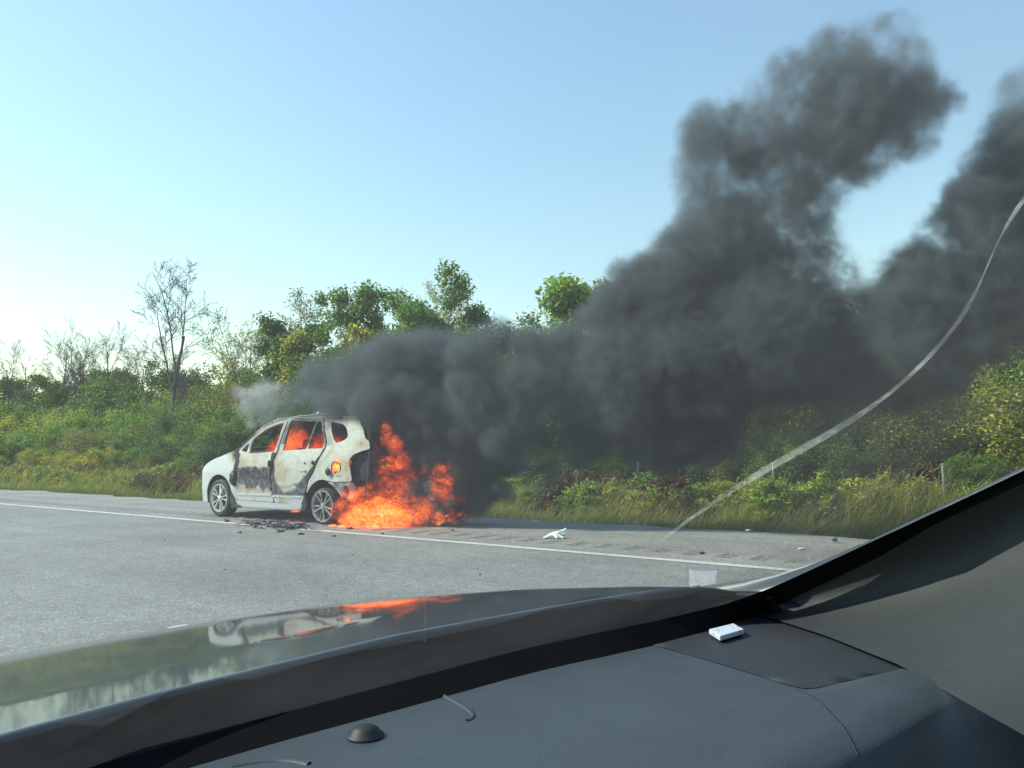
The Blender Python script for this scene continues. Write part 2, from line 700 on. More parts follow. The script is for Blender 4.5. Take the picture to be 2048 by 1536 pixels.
car = empty('minivan', (CAR_X, CAR_Y, 0))
tag(car, 'burning silver minivan with scorched doors and blown out windows on the shoulder', 'minivan')

# ---- where the paint burnt: masks in side view (y forward of the rear axle, z up)
def paint_fender(P, at):
    at['scorch'] = soft(P, [(2.18, 1.2), (2.58, 1.08), (2.42, 0.98), (2.30, 0.90), (2.28, 0.55), (2.2, 0.45), (2.1, 0.6)], 0.07, 0.03)
    at['char'] = soft(P, [(2.1, 1.2), (2.36, 1.16), (2.31, 1.03), (2.24, 0.98), (2.1, 0.98)], 0.03, 0.02)
    at['soot'] = soft(P, [(2.1, 1.2), (2.44, 1.12), (2.33, 0.98), (2.2, 0.9), (2.1, 0.9)], 0.06, 0.03)


def paint_fdoor(P, at):
    at['ash'] = np.clip((P[:, 1] - 0.62) * 8, 0, 1)
    dark = soft(P, [(2.2, 0.86), (2.05, 0.845), (1.85, 0.84), (1.7, 0.84), (1.5, 0.835), (1.2, 0.84), (1.2, 0.46), (1.33, 0.5), (1.45, 0.46), (1.55, 0.54), (1.72, 0.46), (1.85, 0.49), (2.0, 0.55), (2.12, 0.56), (2.14, 0.7)], 0.035, 0.035)
    flecks = np.array([mnoise.noise((p[0] * 22, p[1] * 30, 0.3)) for p in P])
    dark *= np.where((flecks > 0.22) & (P[:, 1] > 0.70) & (P[:, 1] < 0.82) & (P[:, 0] < 1.8), 0.1, 1)
    at['soot'] = dark
    edge = soft(P, [(2.3, 1.1), (2.13, 1.08), (2.12, 0.9), (2.15, 0.7), (2.3, 0.7)], 0.03, 0.02)
    rear = soft(P, [(1.30, 1.08), (1.1, 1.08), (1.1, 0.74), (1.285, 0.74), (1.29, 0.9)], 0.015, 0.02)
    at['char'] = np.maximum(np.maximum(edge * 0.75, rear), soft(P, [(2.12, 0.80), (1.7, 0.82), (1.4, 0.82), (1.4, 0.76), (1.75, 0.74), (2.1, 0.70)], 0.05, 0.05) * 0.8)
    at['char'] = np.maximum(at['char'], 0.55 * soft(P, [(2.15, 0.84), (1.3, 0.84), (1.22, 0.60), (1.6, 0.62), (2.12, 0.6)], 0.08, 0.06))
    at['scorch'] = soft(P, [(2.14, 0.56), (1.7, 0.52), (1.3, 0.55), (1.2, 0.44), (1.6, 0.435), (2.15, 0.435)], 0.05, 0.03) * 0.85
    at['scorch'] = np.maximum(at['scorch'], mottled(P, 2.5, 0.1))
    at['rust'] = np.clip((P[:, 1] - 1.12) * 20, 0, 0.55)


def mottled(P, seed, amt):
    return np.clip(np.array([mnoise.noise((p[0] * 2.6, p[1] * 4.2, seed)) + 0.6 * mnoise.noise((p[0] * 8, p[1] * 10, seed + 3)) for p in P]) * 0.9 + amt, 0.0, 0.62)


def paint_rdoor(P, at):
    at['ash'] = np.clip((P[:, 1] - 0.45) * 10, 0, 1)
    pale = soft(P, [(1.17, 1.2), (1.17, 1.0), (1.155, 0.82), (1.15, 0.70), (1.10, 0.60), (1.0, 0.555), (0.86, 0.555), (0.72, 0.57), (0.6, 0.60), (0.48, 0.66), (0.38, 0.74), (0.30, 0.80), (0.2, 0.9), (0.12, 1.0), (0.05, 1.2)], 0.02, 0.025)
    patch = soft(P, [(0.98, 0.54), (0.85, 0.545), (0.70, 0.55), (0.6, 0.54), (0.66, 0.50), (0.85, 0.47), (0.95, 0.46)], 0.02, 0.03)
    spot = soft(P, [(0.93, 0.80), (0.78, 0.795), (0.85, 0.775)], 0.012, 0.02) + soft(P, [(0.55, 0.78), (0.34, 0.80), (0.36, 0.765)], 0.012, 0.02)
    low = np.clip((P[:, 1] - 0.40) * 60, 0, 1)
    at['soot'] = np.clip((1 - np.maximum(pale, patch)) * low * 0.8 + spot, 0, 1)
    at['char'] = np.maximum(soft(P, [(1.3, 1.0), (1.19, 1.0), (1.17, 0.8), (1.3, 0.6)], 0.015, 0.02), soft(P, [(0.36, 0.72), (0.24, 0.86), (0.10, 1.04), (0.02, 1.04), (0.25, 0.65), (0.38, 0.58)], 0.012, 0.02) * 0.8)
    at['scorch'] = np.clip(soft(P, [(1.2, 0.40), (0.5, 0.40), (0.5, 0.36), (0.9, 0.34), (1.2, 0.36)], 0.03, 0.04) * 0.5, 0, 1)
    at['scorch'] = np.maximum(at['scorch'], mottled(P, 5.5, 0.12))
    at['rust'] = np.clip((P[:, 1] - 1.15) * 20, 0, 0.5)


def paint_quarter(P, at):
    at['ash'] = np.full(len(P), 1.0)
    at['tide'] = P[:, 1] * 0.6 + P[:, 0] * 0.5
    n = np.array([mnoise.noise((p[0] * 4, p[1] * 4, 8.3)) for p in P])
    at['rust'] = np.clip(np.clip((P[:, 1] - 1.40) * 4.5, 0, 1) + soft(P, [(0.3, 1.6), (0.06, 1.55), (-0.14, 1.25), (-0.2, 1.15), (0.02, 1.12)], 0.05, 0.03) * 0.55, 0, 1)
    at['soot'] = np.clip((P[:, 1] - 1.5) * 6 + 0.3 * n, 0, 0.75) * (P[:, 0] < 0.2) + soft(P, [(-0.70, 1.24), (-0.78, 1.22), (-0.76, 1.16), (-0.7, 1.18)], 0.03, 0.01) * 0.6
    at['char'] = soft(P, [(-0.16, 0.83), (-0.13, 0.76), (-0.22, 0.72), (-0.42, 0.70), (-0.40, 0.76), (-0.3, 0.73)], 0.012, 0.03) * 0.6
    at['scorch'] = np.clip(0.55 * soft(P, [(-0.32, 1.02), (-0.56, 1.03), (-0.58, 0.75), (-0.45, 0.72)], 0.08, 0.05) + 0.2 * n, 0, 0.62)
    at['scorch'] = np.maximum(at['scorch'], mottled(P, 8.5, 0.12))
    arch_ = np.hypot(P[:, 0], P[:, 1] - 0.285)
    at['soot'] = np.clip(at['soot'] + np.clip((0.47 - arch_) * 9, 0, 0.55) * (0.6 + 0.6 * n), 0, 1)


def paint_frame(P, at):
    at['rust'] = np.full(len(P), 0.55)
    at['ash'] = np.ones(len(P))
    n = np.array([mnoise.noise((p[0] * 6, p[1] * 6, 2.3)) for p in P])
    at['soot'] = np.clip(0.5 + 0.5 * n, 0, 1)
    at['char'] = soft(P, [(2.5, 1.0), (2.4, 1.2), (2.0, 1.42), (1.9, 1.38), (2.1, 1.1)], 0.05, 0.03)


def paint_sill(P, at):
    at['scorch'] = np.clip((1.0 - P[:, 0]) * 0.4, 0, 0.35)
    at['soot'] = np.clip((0.235 - P[:, 1]) * 12, 0, 0.6) + np.clip((0.65 - P[:, 0]) * 2, 0, 0.5)


fa = (2.70, 0.33)
ra = (0.0, 0.285)
fender_top = [(2.172, 1.06), (2.30, 1.125), (2.45, 1.085), (2.65, 1.03), (2.86, 0.98), (3.05, 0.915), (3.22, 0.835), (3.38, 0.72), (3.5, 0.58), (3.56, 0.44), (3.52, 0.25)]
side_panel('front_fender', fender_top + [(3.06, 0.235)] + arc(*fa, 0.385, -12, 165, 18)[0:] + [(2.32, 0.30), (2.19, 0.295), (2.238, 0.465), (2.286, 0.755), (2.264, 0.90), (2.19, 1.02)], (), 0.03, 0.0, car, None, paint_fender, 0.012)
fdoor = side_panel('front_door', [(2.172, 1.046), (2.25, 0.90), (2.272, 0.755), (2.224, 0.465), (2.175, 0.30), (1.195, 0.295), (1.229, 0.451), (1.258, 0.626), (1.266, 0.756), (1.228, 0.97), (1.19, 1.05), (1.16, 1.595), (1.30, 1.60), (1.46, 1.565), (1.67, 1.495), (1.9, 1.365), (2.03, 1.275), (2.21, 1.12)],
                   [[(1.909, 1.066), (1.245, 1.091), (1.228, 1.562), (1.453, 1.525), (1.656, 1.455), (1.882, 1.33), (1.927, 1.29), (1.933, 1.211)], [(2.15, 1.112), (2.035, 1.225), (1.985, 1.235), (1.98, 1.083)]], 0.022, 0.004, car, None, paint_fdoor, 0.03, 0.006)
rdoor = side_panel('rear_door', [(1.165, 0.97), (1.24, 0.756), (1.232, 0.626), (1.205, 0.451), (1.172, 0.293), (0.513, 0.272), (0.45, 0.365), (0.40, 0.47), (0.33, 0.64), (0.22, 0.775), (0.128, 0.943), (0.058, 1.07), (0.025, 1.125), (0.03, 1.22), (0.275, 1.585), (1.10, 1.61), (1.125, 1.05)],
                   [[(1.07, 1.585), (0.425, 1.562), (0.45, 1.125), (1.03, 1.108)], [(0.40, 1.558), (0.312, 1.555), (0.065, 1.2), (0.062, 1.138), (0.42, 1.13)]], 0.022, 0.004, car, None, paint_rdoor, 0.03, 0.008)
qwin = [(0.072, 1.542), (-0.078, 1.523), (-0.241, 1.497), (-0.345, 1.435), (-0.423, 1.331), (-0.423, 1.281), (-0.31, 1.239), (-0.19, 1.211), (-0.123, 1.263), (-0.017, 1.398)]
filler = [(-0.31 + 0.075 * math.cos(a) - 0.02 * math.sin(a), 0.85 + 0.1 * math.sin(a)) for a in np.linspace(0, 2 * math.pi, 18, endpoint=False)]
q_out = [(0.255, 1.60), (0.255, 1.57), (0.014, 1.236), (0.004, 1.12), (0.042, 1.06), (0.112, 0.935), (0.205, 0.765), (0.317, 0.632), (0.372, 0.45)] + arc(*ra, 0.385, 27, 105, 10)[1:] + [(-0.238, 0.64), (-0.657, 0.65), (-0.648, 0.698), (-0.595, 0.838), (-0.569, 0.958), (-0.578, 1.0), (-0.659, 1.05), (-0.796, 1.1), (-0.905, 1.118), (-0.855, 1.25), (-0.80, 1.255), (-0.77, 1.29), (-0.70, 1.405), (-0.56, 1.55), (-0.35, 1.60), (0.0, 1.615)]
side_panel('quarter_panel', q_out, [qwin, filler], 0.022, 0.0, car, None, paint_quarter, 0.014, 0.012)
# pillars and roof rail behind the doors
side_panel('side_frame', [(2.36, 1.09), (2.22, 1.20), (2.0, 1.388), (1.78, 1.525), (1.58, 1.61), (1.3, 1.638), (0.9, 1.645), (0.3, 1.64), (0.255, 1.61), (1.1, 1.622), (1.11, 1.09), (1.07, 0.4), (1.21, 0.4), (1.225, 1.09), (1.215, 1.60), (1.46, 1.573), (1.67, 1.505), (1.9, 1.38), (2.04, 1.285), (2.2, 1.135), (2.30, 1.02)], (), 0.025, -0.012, car, None, paint_frame, 0.03, 0.004, smooth=1)
side_panel('side_sill', [(2.28, 0.295), (0.42, 0.275), (0.40, 0.185), (2.22, 0.175)], (), 0.03, 0.012, car, None, paint_sill, 0.05)

# ---- bright strips on the doors, handles, melted mirror
for o, s in zip(fdoor, (-1, 1)):
    st = side_panel('door_strip', [(2.16, 0.412), (1.235, 0.425), (1.235, 0.393), (2.16, 0.376)], (), 0.03, 0.014, o, M['trim'], None, 0.012, 0, (s,), 0)
    bm = bmesh.new()
    bmesh.ops.create_icosphere(bm, subdivisions=4, radius=1.0)
    for v in bm.verts:
        p = v.co.copy()
        f = 1 + 0.3 * mnoise.noise(p * 2.1) + 0.2 * mnoise.noise(p * 5)
        if p.z < -0.5:
            f += 0.25 * max(0, mnoise.noise(p * 7))
        v.co = Vector((p.x * 0.045, p.y * 0.075, p.z * 0.125)) * f
        v.co += Vector((s * 0.925, 2.235, 0.665))
    bm_obj('melted_mirror', bm, o, M['melted'], True)
    bm = bmesh.new()
    bmesh.ops.create_icosphere(bm, subdivisions=3, radius=1.0)
    for v in bm.verts:
        f = 1 + 0.35 * mnoise.noise(v.co * 2.3)
        v.co = Vector((v.co.x * 0.02, v.co.y * 0.03 * f, v.co.z * 0.055 * f)) + Vector((s * 0.892, 1.31, 0.90))
    bm_obj('handle_hole', bm, o, M['char'], True)
for o, s in zip(rdoor, (-1, 1)):
    side_panel('door_strip', [(1.222, 0.40), (0.49, 0.398), (0.50, 0.38), (1.222, 0.37)], (), 0.03, 0.013, o, M['trim'], None, 0.01, 0, (s,), 0)
    for cy, cz, r in ((0.225, 0.92, 0.032), (0.41, 0.912, 0.014)):
        bm = bmesh.new()
        bmesh.ops.create_icosphere(bm, subdivisions=3, radius=1.0)
        for v in bm.verts:
            f = 1 + 0.3 * mnoise.noise(v.co * 2.3 + Vector((cy, 0, 0)))
            v.co = Vector((v.co.x * 0.018, v.co.y * r * f, v.co.z * r * f)) + Vector((s * 0.89, cy, cz))
        bm_obj('handle_hole', bm, o, M['char'], True)

# ---- hood, nose, roof, windshield surround: lofts between the two sides
def cross_loft(name, prof, crown, fwd, mat, paint=None, parent=car, n=24, thick=0.014, inset=1.0):
    """prof list of (y,z): edge line on the body side; lofted over to the other side"""
    V, at = [], {k: [] for k in ZERO}
    prof = np.array(prof, float)
    t = np.linspace(-1, 1, n + 1)
    for i, (y, z) in enumerate(prof):
        xe = float(hw(z) * plan(y)) * inset
        for q in t:
            c = 1 - q * q
            cc = 1 - abs(q) ** 3
            V.append((xe * q, y + fwd * c, z + crown * (cc if name == 'roof' else c)))
    V = np.array(V)
    F = []
    m = n + 1
    for i in range(len(prof) - 1):
        for j in range(n):
            F.append((i * m + j, i * m + j + 1, (i + 1) * m + j + 1, (i + 1) * m + j))
    at = {k: np.zeros(len(V)) for k in ZERO}
    at['tide'] = V[:, 1] * 0.5
    if paint:
        paint(V, at)
    o = fast_mesh(name, V, F, 4, parent, mat, True, at)
    if sum(p.normal.z * p.area + p.normal.y * 0.5 * p.area for p in o.data.polygons) < 0:
        o.data.flip_normals()
    sd = o.modifiers.new('solid', 'SOLIDIFY')
    sd.thickness = thick
    sd.offset = -1
    return o


def smooth_prof(P, step=0.05):
    P = np.array(P, float)
    d = np.r_[0, np.cumsum(np.linalg.norm(np.diff(P, axis=0), axis=1))]
    n = int(d[-1] / step)
    t = np.linspace(0, d[-1], n + 1)
    Q = np.stack([np.interp(t, d, P[:, 0]), np.interp(t, d, P[:, 1])], -1)
    for _ in range(3):
        Q[1:-1] = 0.5 * Q[1:-1] + 0.25 * (Q[2:] + Q[:-2])
    return Q


def paint_hood(V, at):
    at['scorch'] = np.clip((2.62 - V[:, 1]) * 4, 0, 0.9)
    at['char'] = np.clip((2.36 - V[:, 1]) * 9, 0, 1)


def paint_roof(V, at):
    n = np.array([mnoise.noise((p[0] * 2.5, p[1] * 2.5, 4.4)) for p in V])
    at['ash'] = np.ones(len(V))
    at['rust'] = np.clip(0.75 + 0.5 * n, 0, 1)
    at['soot'] = np.clip(0.35 + 0.5 * n + np.clip((-0.1 - V[:, 1]) * 1.5, 0, 0.6), 0, 1)


hood_prof = smooth_prof([(2.30, 1.125), (2.45, 1.085), (2.65, 1.03), (2.86, 0.98), (3.05, 0.915), (3.22, 0.835), (3.34, 0.76)])
cross_loft('hood', hood_prof, 0.06, 0.06, M['paint'], paint_hood, inset=0.995)
nose_prof = smooth_prof([(3.35, 0.752), (3.5, 0.58), (3.56, 0.44), (3.52, 0.25)])
cross_loft('front_bumper', nose_prof, 0.055, 0.065, M['paint'], inset=0.995)
roof_prof = smooth_prof([(1.62, 1.60), (1.3, 1.628), (0.9, 1.635), (0.3, 1.63), (0.0, 1.618), (-0.35, 1.60), (-0.58, 1.56), (-0.66, 1.535)], 0.06)
cross_loft('roof', roof_prof, 0.07, 0.02, M['paint'], paint_roof, n=28, thick=0.02, inset=0.985)
# burnt roof rack bars
for s in (-1, 1):
    pts = [(s * 0.53, y, 1.672 + 0.008 * math.sin(y * 5) - 0.05 * max(0, -y - 0.25) - (0.02 if y > 1.1 else 0)) for y in np.linspace(1.25, -0.6, 16)]
    rr = tube('roof_rack_bar', pts, 0.010, car, M['primer'], 6)
bm = bmesh.new()
lathe(bm, [(0.0, 0.035), (0.03, 0.03), (0.05, 0.012), (0.055, 0.001)], 10, 'Z', (-0.2, 0.95, 1.69))
bm_obj('antenna_base', bm, car, M['trim'], True)
# windscreen header and scuttle
mesh('windscreen_header', [(x, 1.63 + 0.03 * (1 - (x / 0.62) ** 2) - dy, 1.585 + 0.07 * (1 - abs(x / 0.62) ** 3) - dz) for dy, dz in ((0, 0), (-0.05, 0.035), (-0.02, 0.06)) for x in np.linspace(-0.62, 0.62, 13)],
     [(r * 13 + i, r * 13 + i + 1, (r + 1) * 13 + i + 1, (r + 1) * 13 + i) for r in range(2) for i in range(12)], car, M['char'])
mesh('scuttle', [(x, y + 0.06 * (1 - (x / 0.85) ** 2), z + 0.04 * (1 - (x / 0.85) ** 2)) for y, z in ((2.30, 1.115), (2.22, 1.07), (2.02, 1.05)) for x in np.linspace(-0.83, 0.83, 13)],
     [(r * 13 + i, r * 13 + i + 1, (r + 1) * 13 + i + 1, (r + 1) * 13 + i) for r in range(2) for i in range(12)], car, M['char'])

# ---- rear end: charred tailgate, bare bumper beam, lamp recess
def paint_char(V, at):
    at['char'] = np.ones(len(V))


tg = []
for z, y in ((1.53, -0.66), (1.40, -0.73), (1.12, -0.82), (1.08, -0.86), (0.9, -0.90), (0.72, -0.90), (0.62, -0.86)):
    for q in np.linspace(-1, 1, 15):
        xe = float(hw(z)) * 0.90
        tg.append((xe * q, y - 0.05 * (1 - q * q) + 0.012 * mnoise.noise((q * 4, z * 5, 0)), z))
F = []
for r in range(6):
    for i in range(14):
        if r in (0, 1) and 1 < i < 12:
            continue            # the rear window is gone
        F.append((r * 15 + i, r * 15 + i + 1, (r + 1) * 15 + i + 1, (r + 1) * 15 + i))
o = mesh('tailgate', tg, F, car, M['char'], True)
sd = o.modifiers.new('solid', 'SOLIDIFY')
sd.thickness = 0.03
side_panel('lamp_recess', [(-0.56, 0.66), (-0.84, 0.66), (-0.90, 1.10), (-0.78, 1.12), (-0.62, 1.07), (-0.54, 1.0)], (), 0.05, -0.09, car, M['char'], None, 0.02, 0.02)
bp_out = [(-0.112, 0.636), (-0.19, 0.60), (-0.27, 0.58), (-0.33, 0.52), (-0.40, 0.46), (-0.50, 0.415), (-0.64, 0.40), (-0.70, 0.44), (-0.70, 0.636)]


def paint_bump(P, at):
    at['ash'] = np.ones(len(P))
    at['rust'] = np.full(len(P), 0.4)
    at['soot'] = np.clip(np.array([0.6 + 0.6 * mnoise.noise((p[0] * 7, p[1] * 7, 1)) for p in P]), 0, 1)


side_panel('bumper_corner', bp_out, [[(-0.47, 0.585), (-0.585, 0.588), (-0.60, 0.46), (-0.52, 0.445)]], 0.03, -0.006, car, None, paint_bump, 0.02, 0.015)
bm = bmesh.new()
for i, q in enumerate(np.linspace(-0.78, 0.78, 14)):
    box(bm, (q, -0.86 - 0.05 * (1 - (q / 0.78) ** 2), 0.52), (0.125, 0.06, 0.11))
bevel(bm_obj('bumper_beam', bm, car, M['char_brown']), 0.01)

# ---- inside: charred floor, firewall, seats and dashboard frame
bm = bmesh.new()
box(bm, (0, 1.25, 0.30), (1.5, 3.3, 0.10))
box(bm, (0, 2.30, 0.60), (1.5, 0.06, 0.75))
box(bm, (0, 2.95, 0.5), (0.9, 1.1, 0.45))
box(bm, (0, -0.45, 0.48), (1.4, 0.8, 0.1))
box(bm, (0, 1.2, 0.22), (0.25, 2.6, 0.1))
bevel(bm_obj('floor_pan', bm, car, M['char']), 0.03)
bm = bmesh.new()
box(bm, (0, 2.05, 0.93), (1.45, 0.34, 0.2))
box(bm, (0, 1.95, 0.7), (0.35, 0.3, 0.6))
bevel(bm_obj('burnt_dashboard', bm, car, M['char']), 0.05, 3)
for sx, sy in ((-0.36, 1.30), (0.36, 1.30), (-0.38, 0.35), (0.38, 0.35)):
    seat = empty('seat_frame', (0, 0, 0), 0, car)
    bm = bmesh.new()
    box(bm, (sx, sy + 0.12, 0.56), (0.48, 0.46, 0.10))
    bevel(bm_obj('seat_base', bm, seat, M['char']), 0.03)
    bk = Matrix.Rotation(R(14), 4, 'X')
    pts = []
    for s in (-1, 1):
        pts.append(tube('seat_tube', [(sx + s * 0.2, sy - 0.12, 0.55), (sx + s * 0.21, sy - 0.2, 0.85), (sx + s * 0.19, sy - 0.28, 1.12)], 0.022, seat, M['char'], 6))
    tube('seat_tube', [(sx - 0.19, sy - 0.28, 1.12), (sx, sy - 0.29, 1.16), (sx + 0.19, sy - 0.28, 1.12)], 0.022, seat, M['char'], 6)
    bm = bmesh.new()
    box(bm, (sx, sy - 0.30, 1.22), (0.22, 0.06, 0.13), bk)
    bevel(bm_obj('head_restraint', bm, seat, M['char']), 0.025)
    bm = bmesh.new()
    for q in range(5):
        box(bm, (sx, sy - 0.15 - q * 0.03, 0.66 + q * 0.1), (0.38, 0.015, 0.025))
    bm_obj('seat_springs', bm, seat, M['char'])
    seat.name = 'seat_frame'
# wheel houses
for cy, cz in (fa, ra):
    for s in (-1, 1):
        V, F = [], []
        A = arc(cy, cz, 0.40, -15, 195, 20)
        for (y, z) in A:
            V += [(s * 0.86, y, z), (s * 0.56, y, z)]
        for i in range(len(A) - 1):
            F.append((2 * i, 2 * i + 1, 2 * i + 3, 2 * i + 2))
        cidx = len(V)
        V.append((s * 0.56, cy, cz))
        for i in range(len(A) - 1):
            F.append((2 * i + 1, cidx, 2 * i + 3))
        mesh('wheel_house', V, F, car, M['char_brown'] if cy == 0 else M['plastic_black'])
# mud flaps
for s in (-1, 1):
    bm = bmesh.new()
    vs = [bm.verts.new((s * x, y, z)) for x in (0.905, 0.72) for y, z in ((2.335, 0.44), (2.19, 0.235), (2.05, 0.20), (2.07, 0.175), (2.31, 0.155), (2.36, 0.30))]
    bm.faces.new(vs[:6])
    bm.faces.new(vs[6:][::-1])
    for i in range(6):
        bm.faces.new((vs[i], vs[(i + 1) % 6], vs[6 + (i + 1) % 6], vs[6 + i]))
    bmesh.ops.recalc_face_normals(bm, faces=bm.faces)
    bevel(bm_obj('mud_flap', bm, car, M['plastic_black']), 0.01)
    bm = bmesh.new()
    vs = [bm.verts.new((s * x, y, z)) for x in (0.90, 0.70) for y, z in ((0.43, 0.47), (0.44, 0.30), (0.50, 0.22), (0.40, 0.18), (0.345, 0.25), (0.37, 0.40))]
    bm.faces.new(vs[:6])
    bm.faces.new(vs[6:][::-1])
    for i in range(6):
        bm.faces.new((vs[i], vs[(i + 1) % 6], vs[6 + (i + 1) % 6], vs[6 + i]))
    bmesh.ops.recalc_face_normals(bm, faces=bm.faces)
    bevel(bm_obj('mud_flap', bm, car, M['char']), 0.01)
# fuel filler: recess and its door hanging open
bm = bmesh.new()
lathe(bm, [(0.0, 0.10), (0.05, 0.09), (0.06, 0.001)], 18, 'X', (-0.90, -0.31, 0.85))
bm_obj('filler_recess', bm, car, M['char'], True)
bm = bmesh.new()
bmesh.ops.create_icosphere(bm, subdivisions=3, radius=1.0)
for v in bm.verts:
    f = 1 + 0.25 * mnoise.noise(v.co * 2.0)
    v.co = Vector((v.co.x * 0.02, v.co.y * 0.045 * f, v.co.z * 0.06 * f)) + Vector((-0.93, -0.165, 0.79))
bm_obj('filler_door', bm, car, M['melted'], True)


# ---- wheels
def make_wheel(burnt):
    w = empty('wheel', (0, 0, 0), 0, car)
    ro = 0.275 if burnt else 0.318
    bm = bmesh.new()
    lathe(bm, [(0.09, 0.225), (0.1, 0.24), (0.104, 0.26), (0.100, ro - 0.022), (0.085, ro - 0.006), (0.05, ro), (-0.05, ro), (-0.085, ro - 0.006), (-0.1, ro - 0.025), (-0.1, 0.225)], 48)
    if not burnt:
        for a in (-0.035, 0.0, 0.035):
            lathe(bm, [(a - 0.006, ro + 0.001), (a, ro + 0.004), (a + 0.006, ro + 0.001)], 48)
    else:
        for v in bm.verts:
            v.co += v.co.normalized() * 0.012 * mnoise.noise(v.co * 14)
    bmesh.ops.recalc_face_normals(bm, faces=bm.faces)
    bm_obj('tyre', bm, w, M['rubber_burnt'] if burnt else M['rubber'], True)
    bm = bmesh.new()
    lathe(bm, [(0.098, 0.238), (0.106, 0.234), (0.106, 0.224), (0.092, 0.214), (0.06, 0.208), (-0.09, 0.20)], 48)
    # ten spokes in five pairs
    for k in range(10):
        a = 2 * math.pi * k / 10 + (0.10 if k % 2 else -0.10) + 0.2
        prof = [(0.045, 0.030, 0.082), (0.10, 0.020, 0.088), (0.16, 0.026, 0.09), (0.218, 0.036, 0.094)]
        prev = None
        for rr, wd, dx in prof:
            ca, sa = math.cos(a), math.sin(a)
            c = Vector((dx, rr * ca, rr * sa))
            t = Vector((0, -sa, ca))
            cur = [bm.verts.new(c + t * wd * 0.5 + Vector((-0.012, 0, 0))), bm.verts.new(c + t * wd * 0.28 + Vector((0.006, 0, 0))), bm.verts.new(c - t * wd * 0.28 + Vector((0.006, 0, 0))), bm.verts.new(c - t * wd * 0.5 + Vector((-0.012, 0, 0)))]
            if prev:
                for q in range(3):
                    bm.faces.new((prev[q], prev[q + 1], cur[q + 1], cur[q]))
            prev = cur
    lathe(bm, [(0.07, 0.062), (0.09, 0.058), (0.094, 0.032), (0.102, 0.030), (0.105, 0.001)], 24)
    bmesh.ops.recalc_face_normals(bm, faces=bm.faces)
    rim = bm_obj('rim', bm, w, M['alloy_sooty'] if burnt else M['alloy'], True)
    split(rim, 35)
    for k in range(5):
        a = 2 * math.pi * k / 5 + 0.2 + math.pi / 5
        bm = bmesh.new()
        lathe(bm, [(0.075, 0.013), (0.096, 0.012), (0.097, 0.001)], 8, 'X', (0, 0.052 * math.cos(a) * 1.15, 0.052 * math.sin(a) * 1.15))
        bm_obj('wheel_nut', bm, rim, M['alloy_dark'])
    bm = bmesh.new()
    lathe(bm, [(0.03, 0.001), (0.03, 0.145), (0.015, 0.15), (0.0, 0.15), (-0.04, 0.205), (-0.06, 0.21)], 36)
    bm_obj('brake_disc', bm, w, M['alloy_dark'], True)
    return w


wf = make_wheel(False)
wr = make_wheel(True)
wheels = [(wf, -1, 2.70, 0.316), (tree_copy(wf, car), 1, 2.70, 0.316), (wr, -1, 0.0, 0.272), (tree_copy(wr, car), 1, 0.0, 0.272)]
for i, (w, s, y, z) in enumerate(wheels):
    w.location = (s * 0.785, y, z)
    w.rotation_euler = (R(23 * i + 9), 0, math.pi if s < 0 else 0)

# ================================================================== VEGETATION
def grow(rng, P0, D, L, r, depth, cfg, out, tips):
    """one limb as a wandering tapered tube, then its children"""
    n = 5 if depth < cfg['levels'] - 1 else 3
    pts, rad = [np.array(P0, float)], [r]
    d = np.array(D, float)
    d /= np.linalg.norm(d)
    for i in range(n):
        d = d + rng.normal(0, cfg['wob'], 3) + np.array([0, 0, cfg['up'] * (0.5 if depth else 1)])
        d /= np.linalg.norm(d)
        pts.append(pts[-1] + d * L / n)
        rad.append(max(cfg['rmin'], r * (1 - 0.75 * (i + 1) / n)))
    out.append((np.array(pts), np.array(rad), depth))
    pts = np.array(pts)
    if depth >= cfg['levels'] - 1:
        tips.append((pts[-1], pts[1]))
        return
    k = cfg['kids'][depth]
    k = max(1, int(round(k * rng.uniform(0.8, 1.2))))
    for j in range(k):
        f = cfg['start'][depth] + (1 - cfg['start'][depth]) * (j + rng.uniform(0.1, 0.9)) / k
        x = f * n
        i = min(n - 1, int(x))
        p = pts[i] + (pts[i + 1] - pts[i]) * (x - i)
        ax = pts[i + 1] - pts[i]
        ax /= np.linalg.norm(ax)
        rv = rng.normal(0, 1, 3)
        rv -= ax * (rv @ ax)
        rv /= np.linalg.norm(rv)
        a = R(cfg['angle'][depth] * rng.uniform(0.7, 1.25))
        nd = ax * math.cos(a) + rv * math.sin(a)
        ll = L * cfg['ratio'][depth] * rng.uniform(0.65, 1.2) * (1.15 - 0.55 * f)
        grow(rng, p, nd, ll, max(cfg['rmin'], r * (1 - 0.7 * f) * 0.55), depth + 1, cfg, out, tips)
    if depth > 0:
        tips.append((pts[-1], pts[-2]))


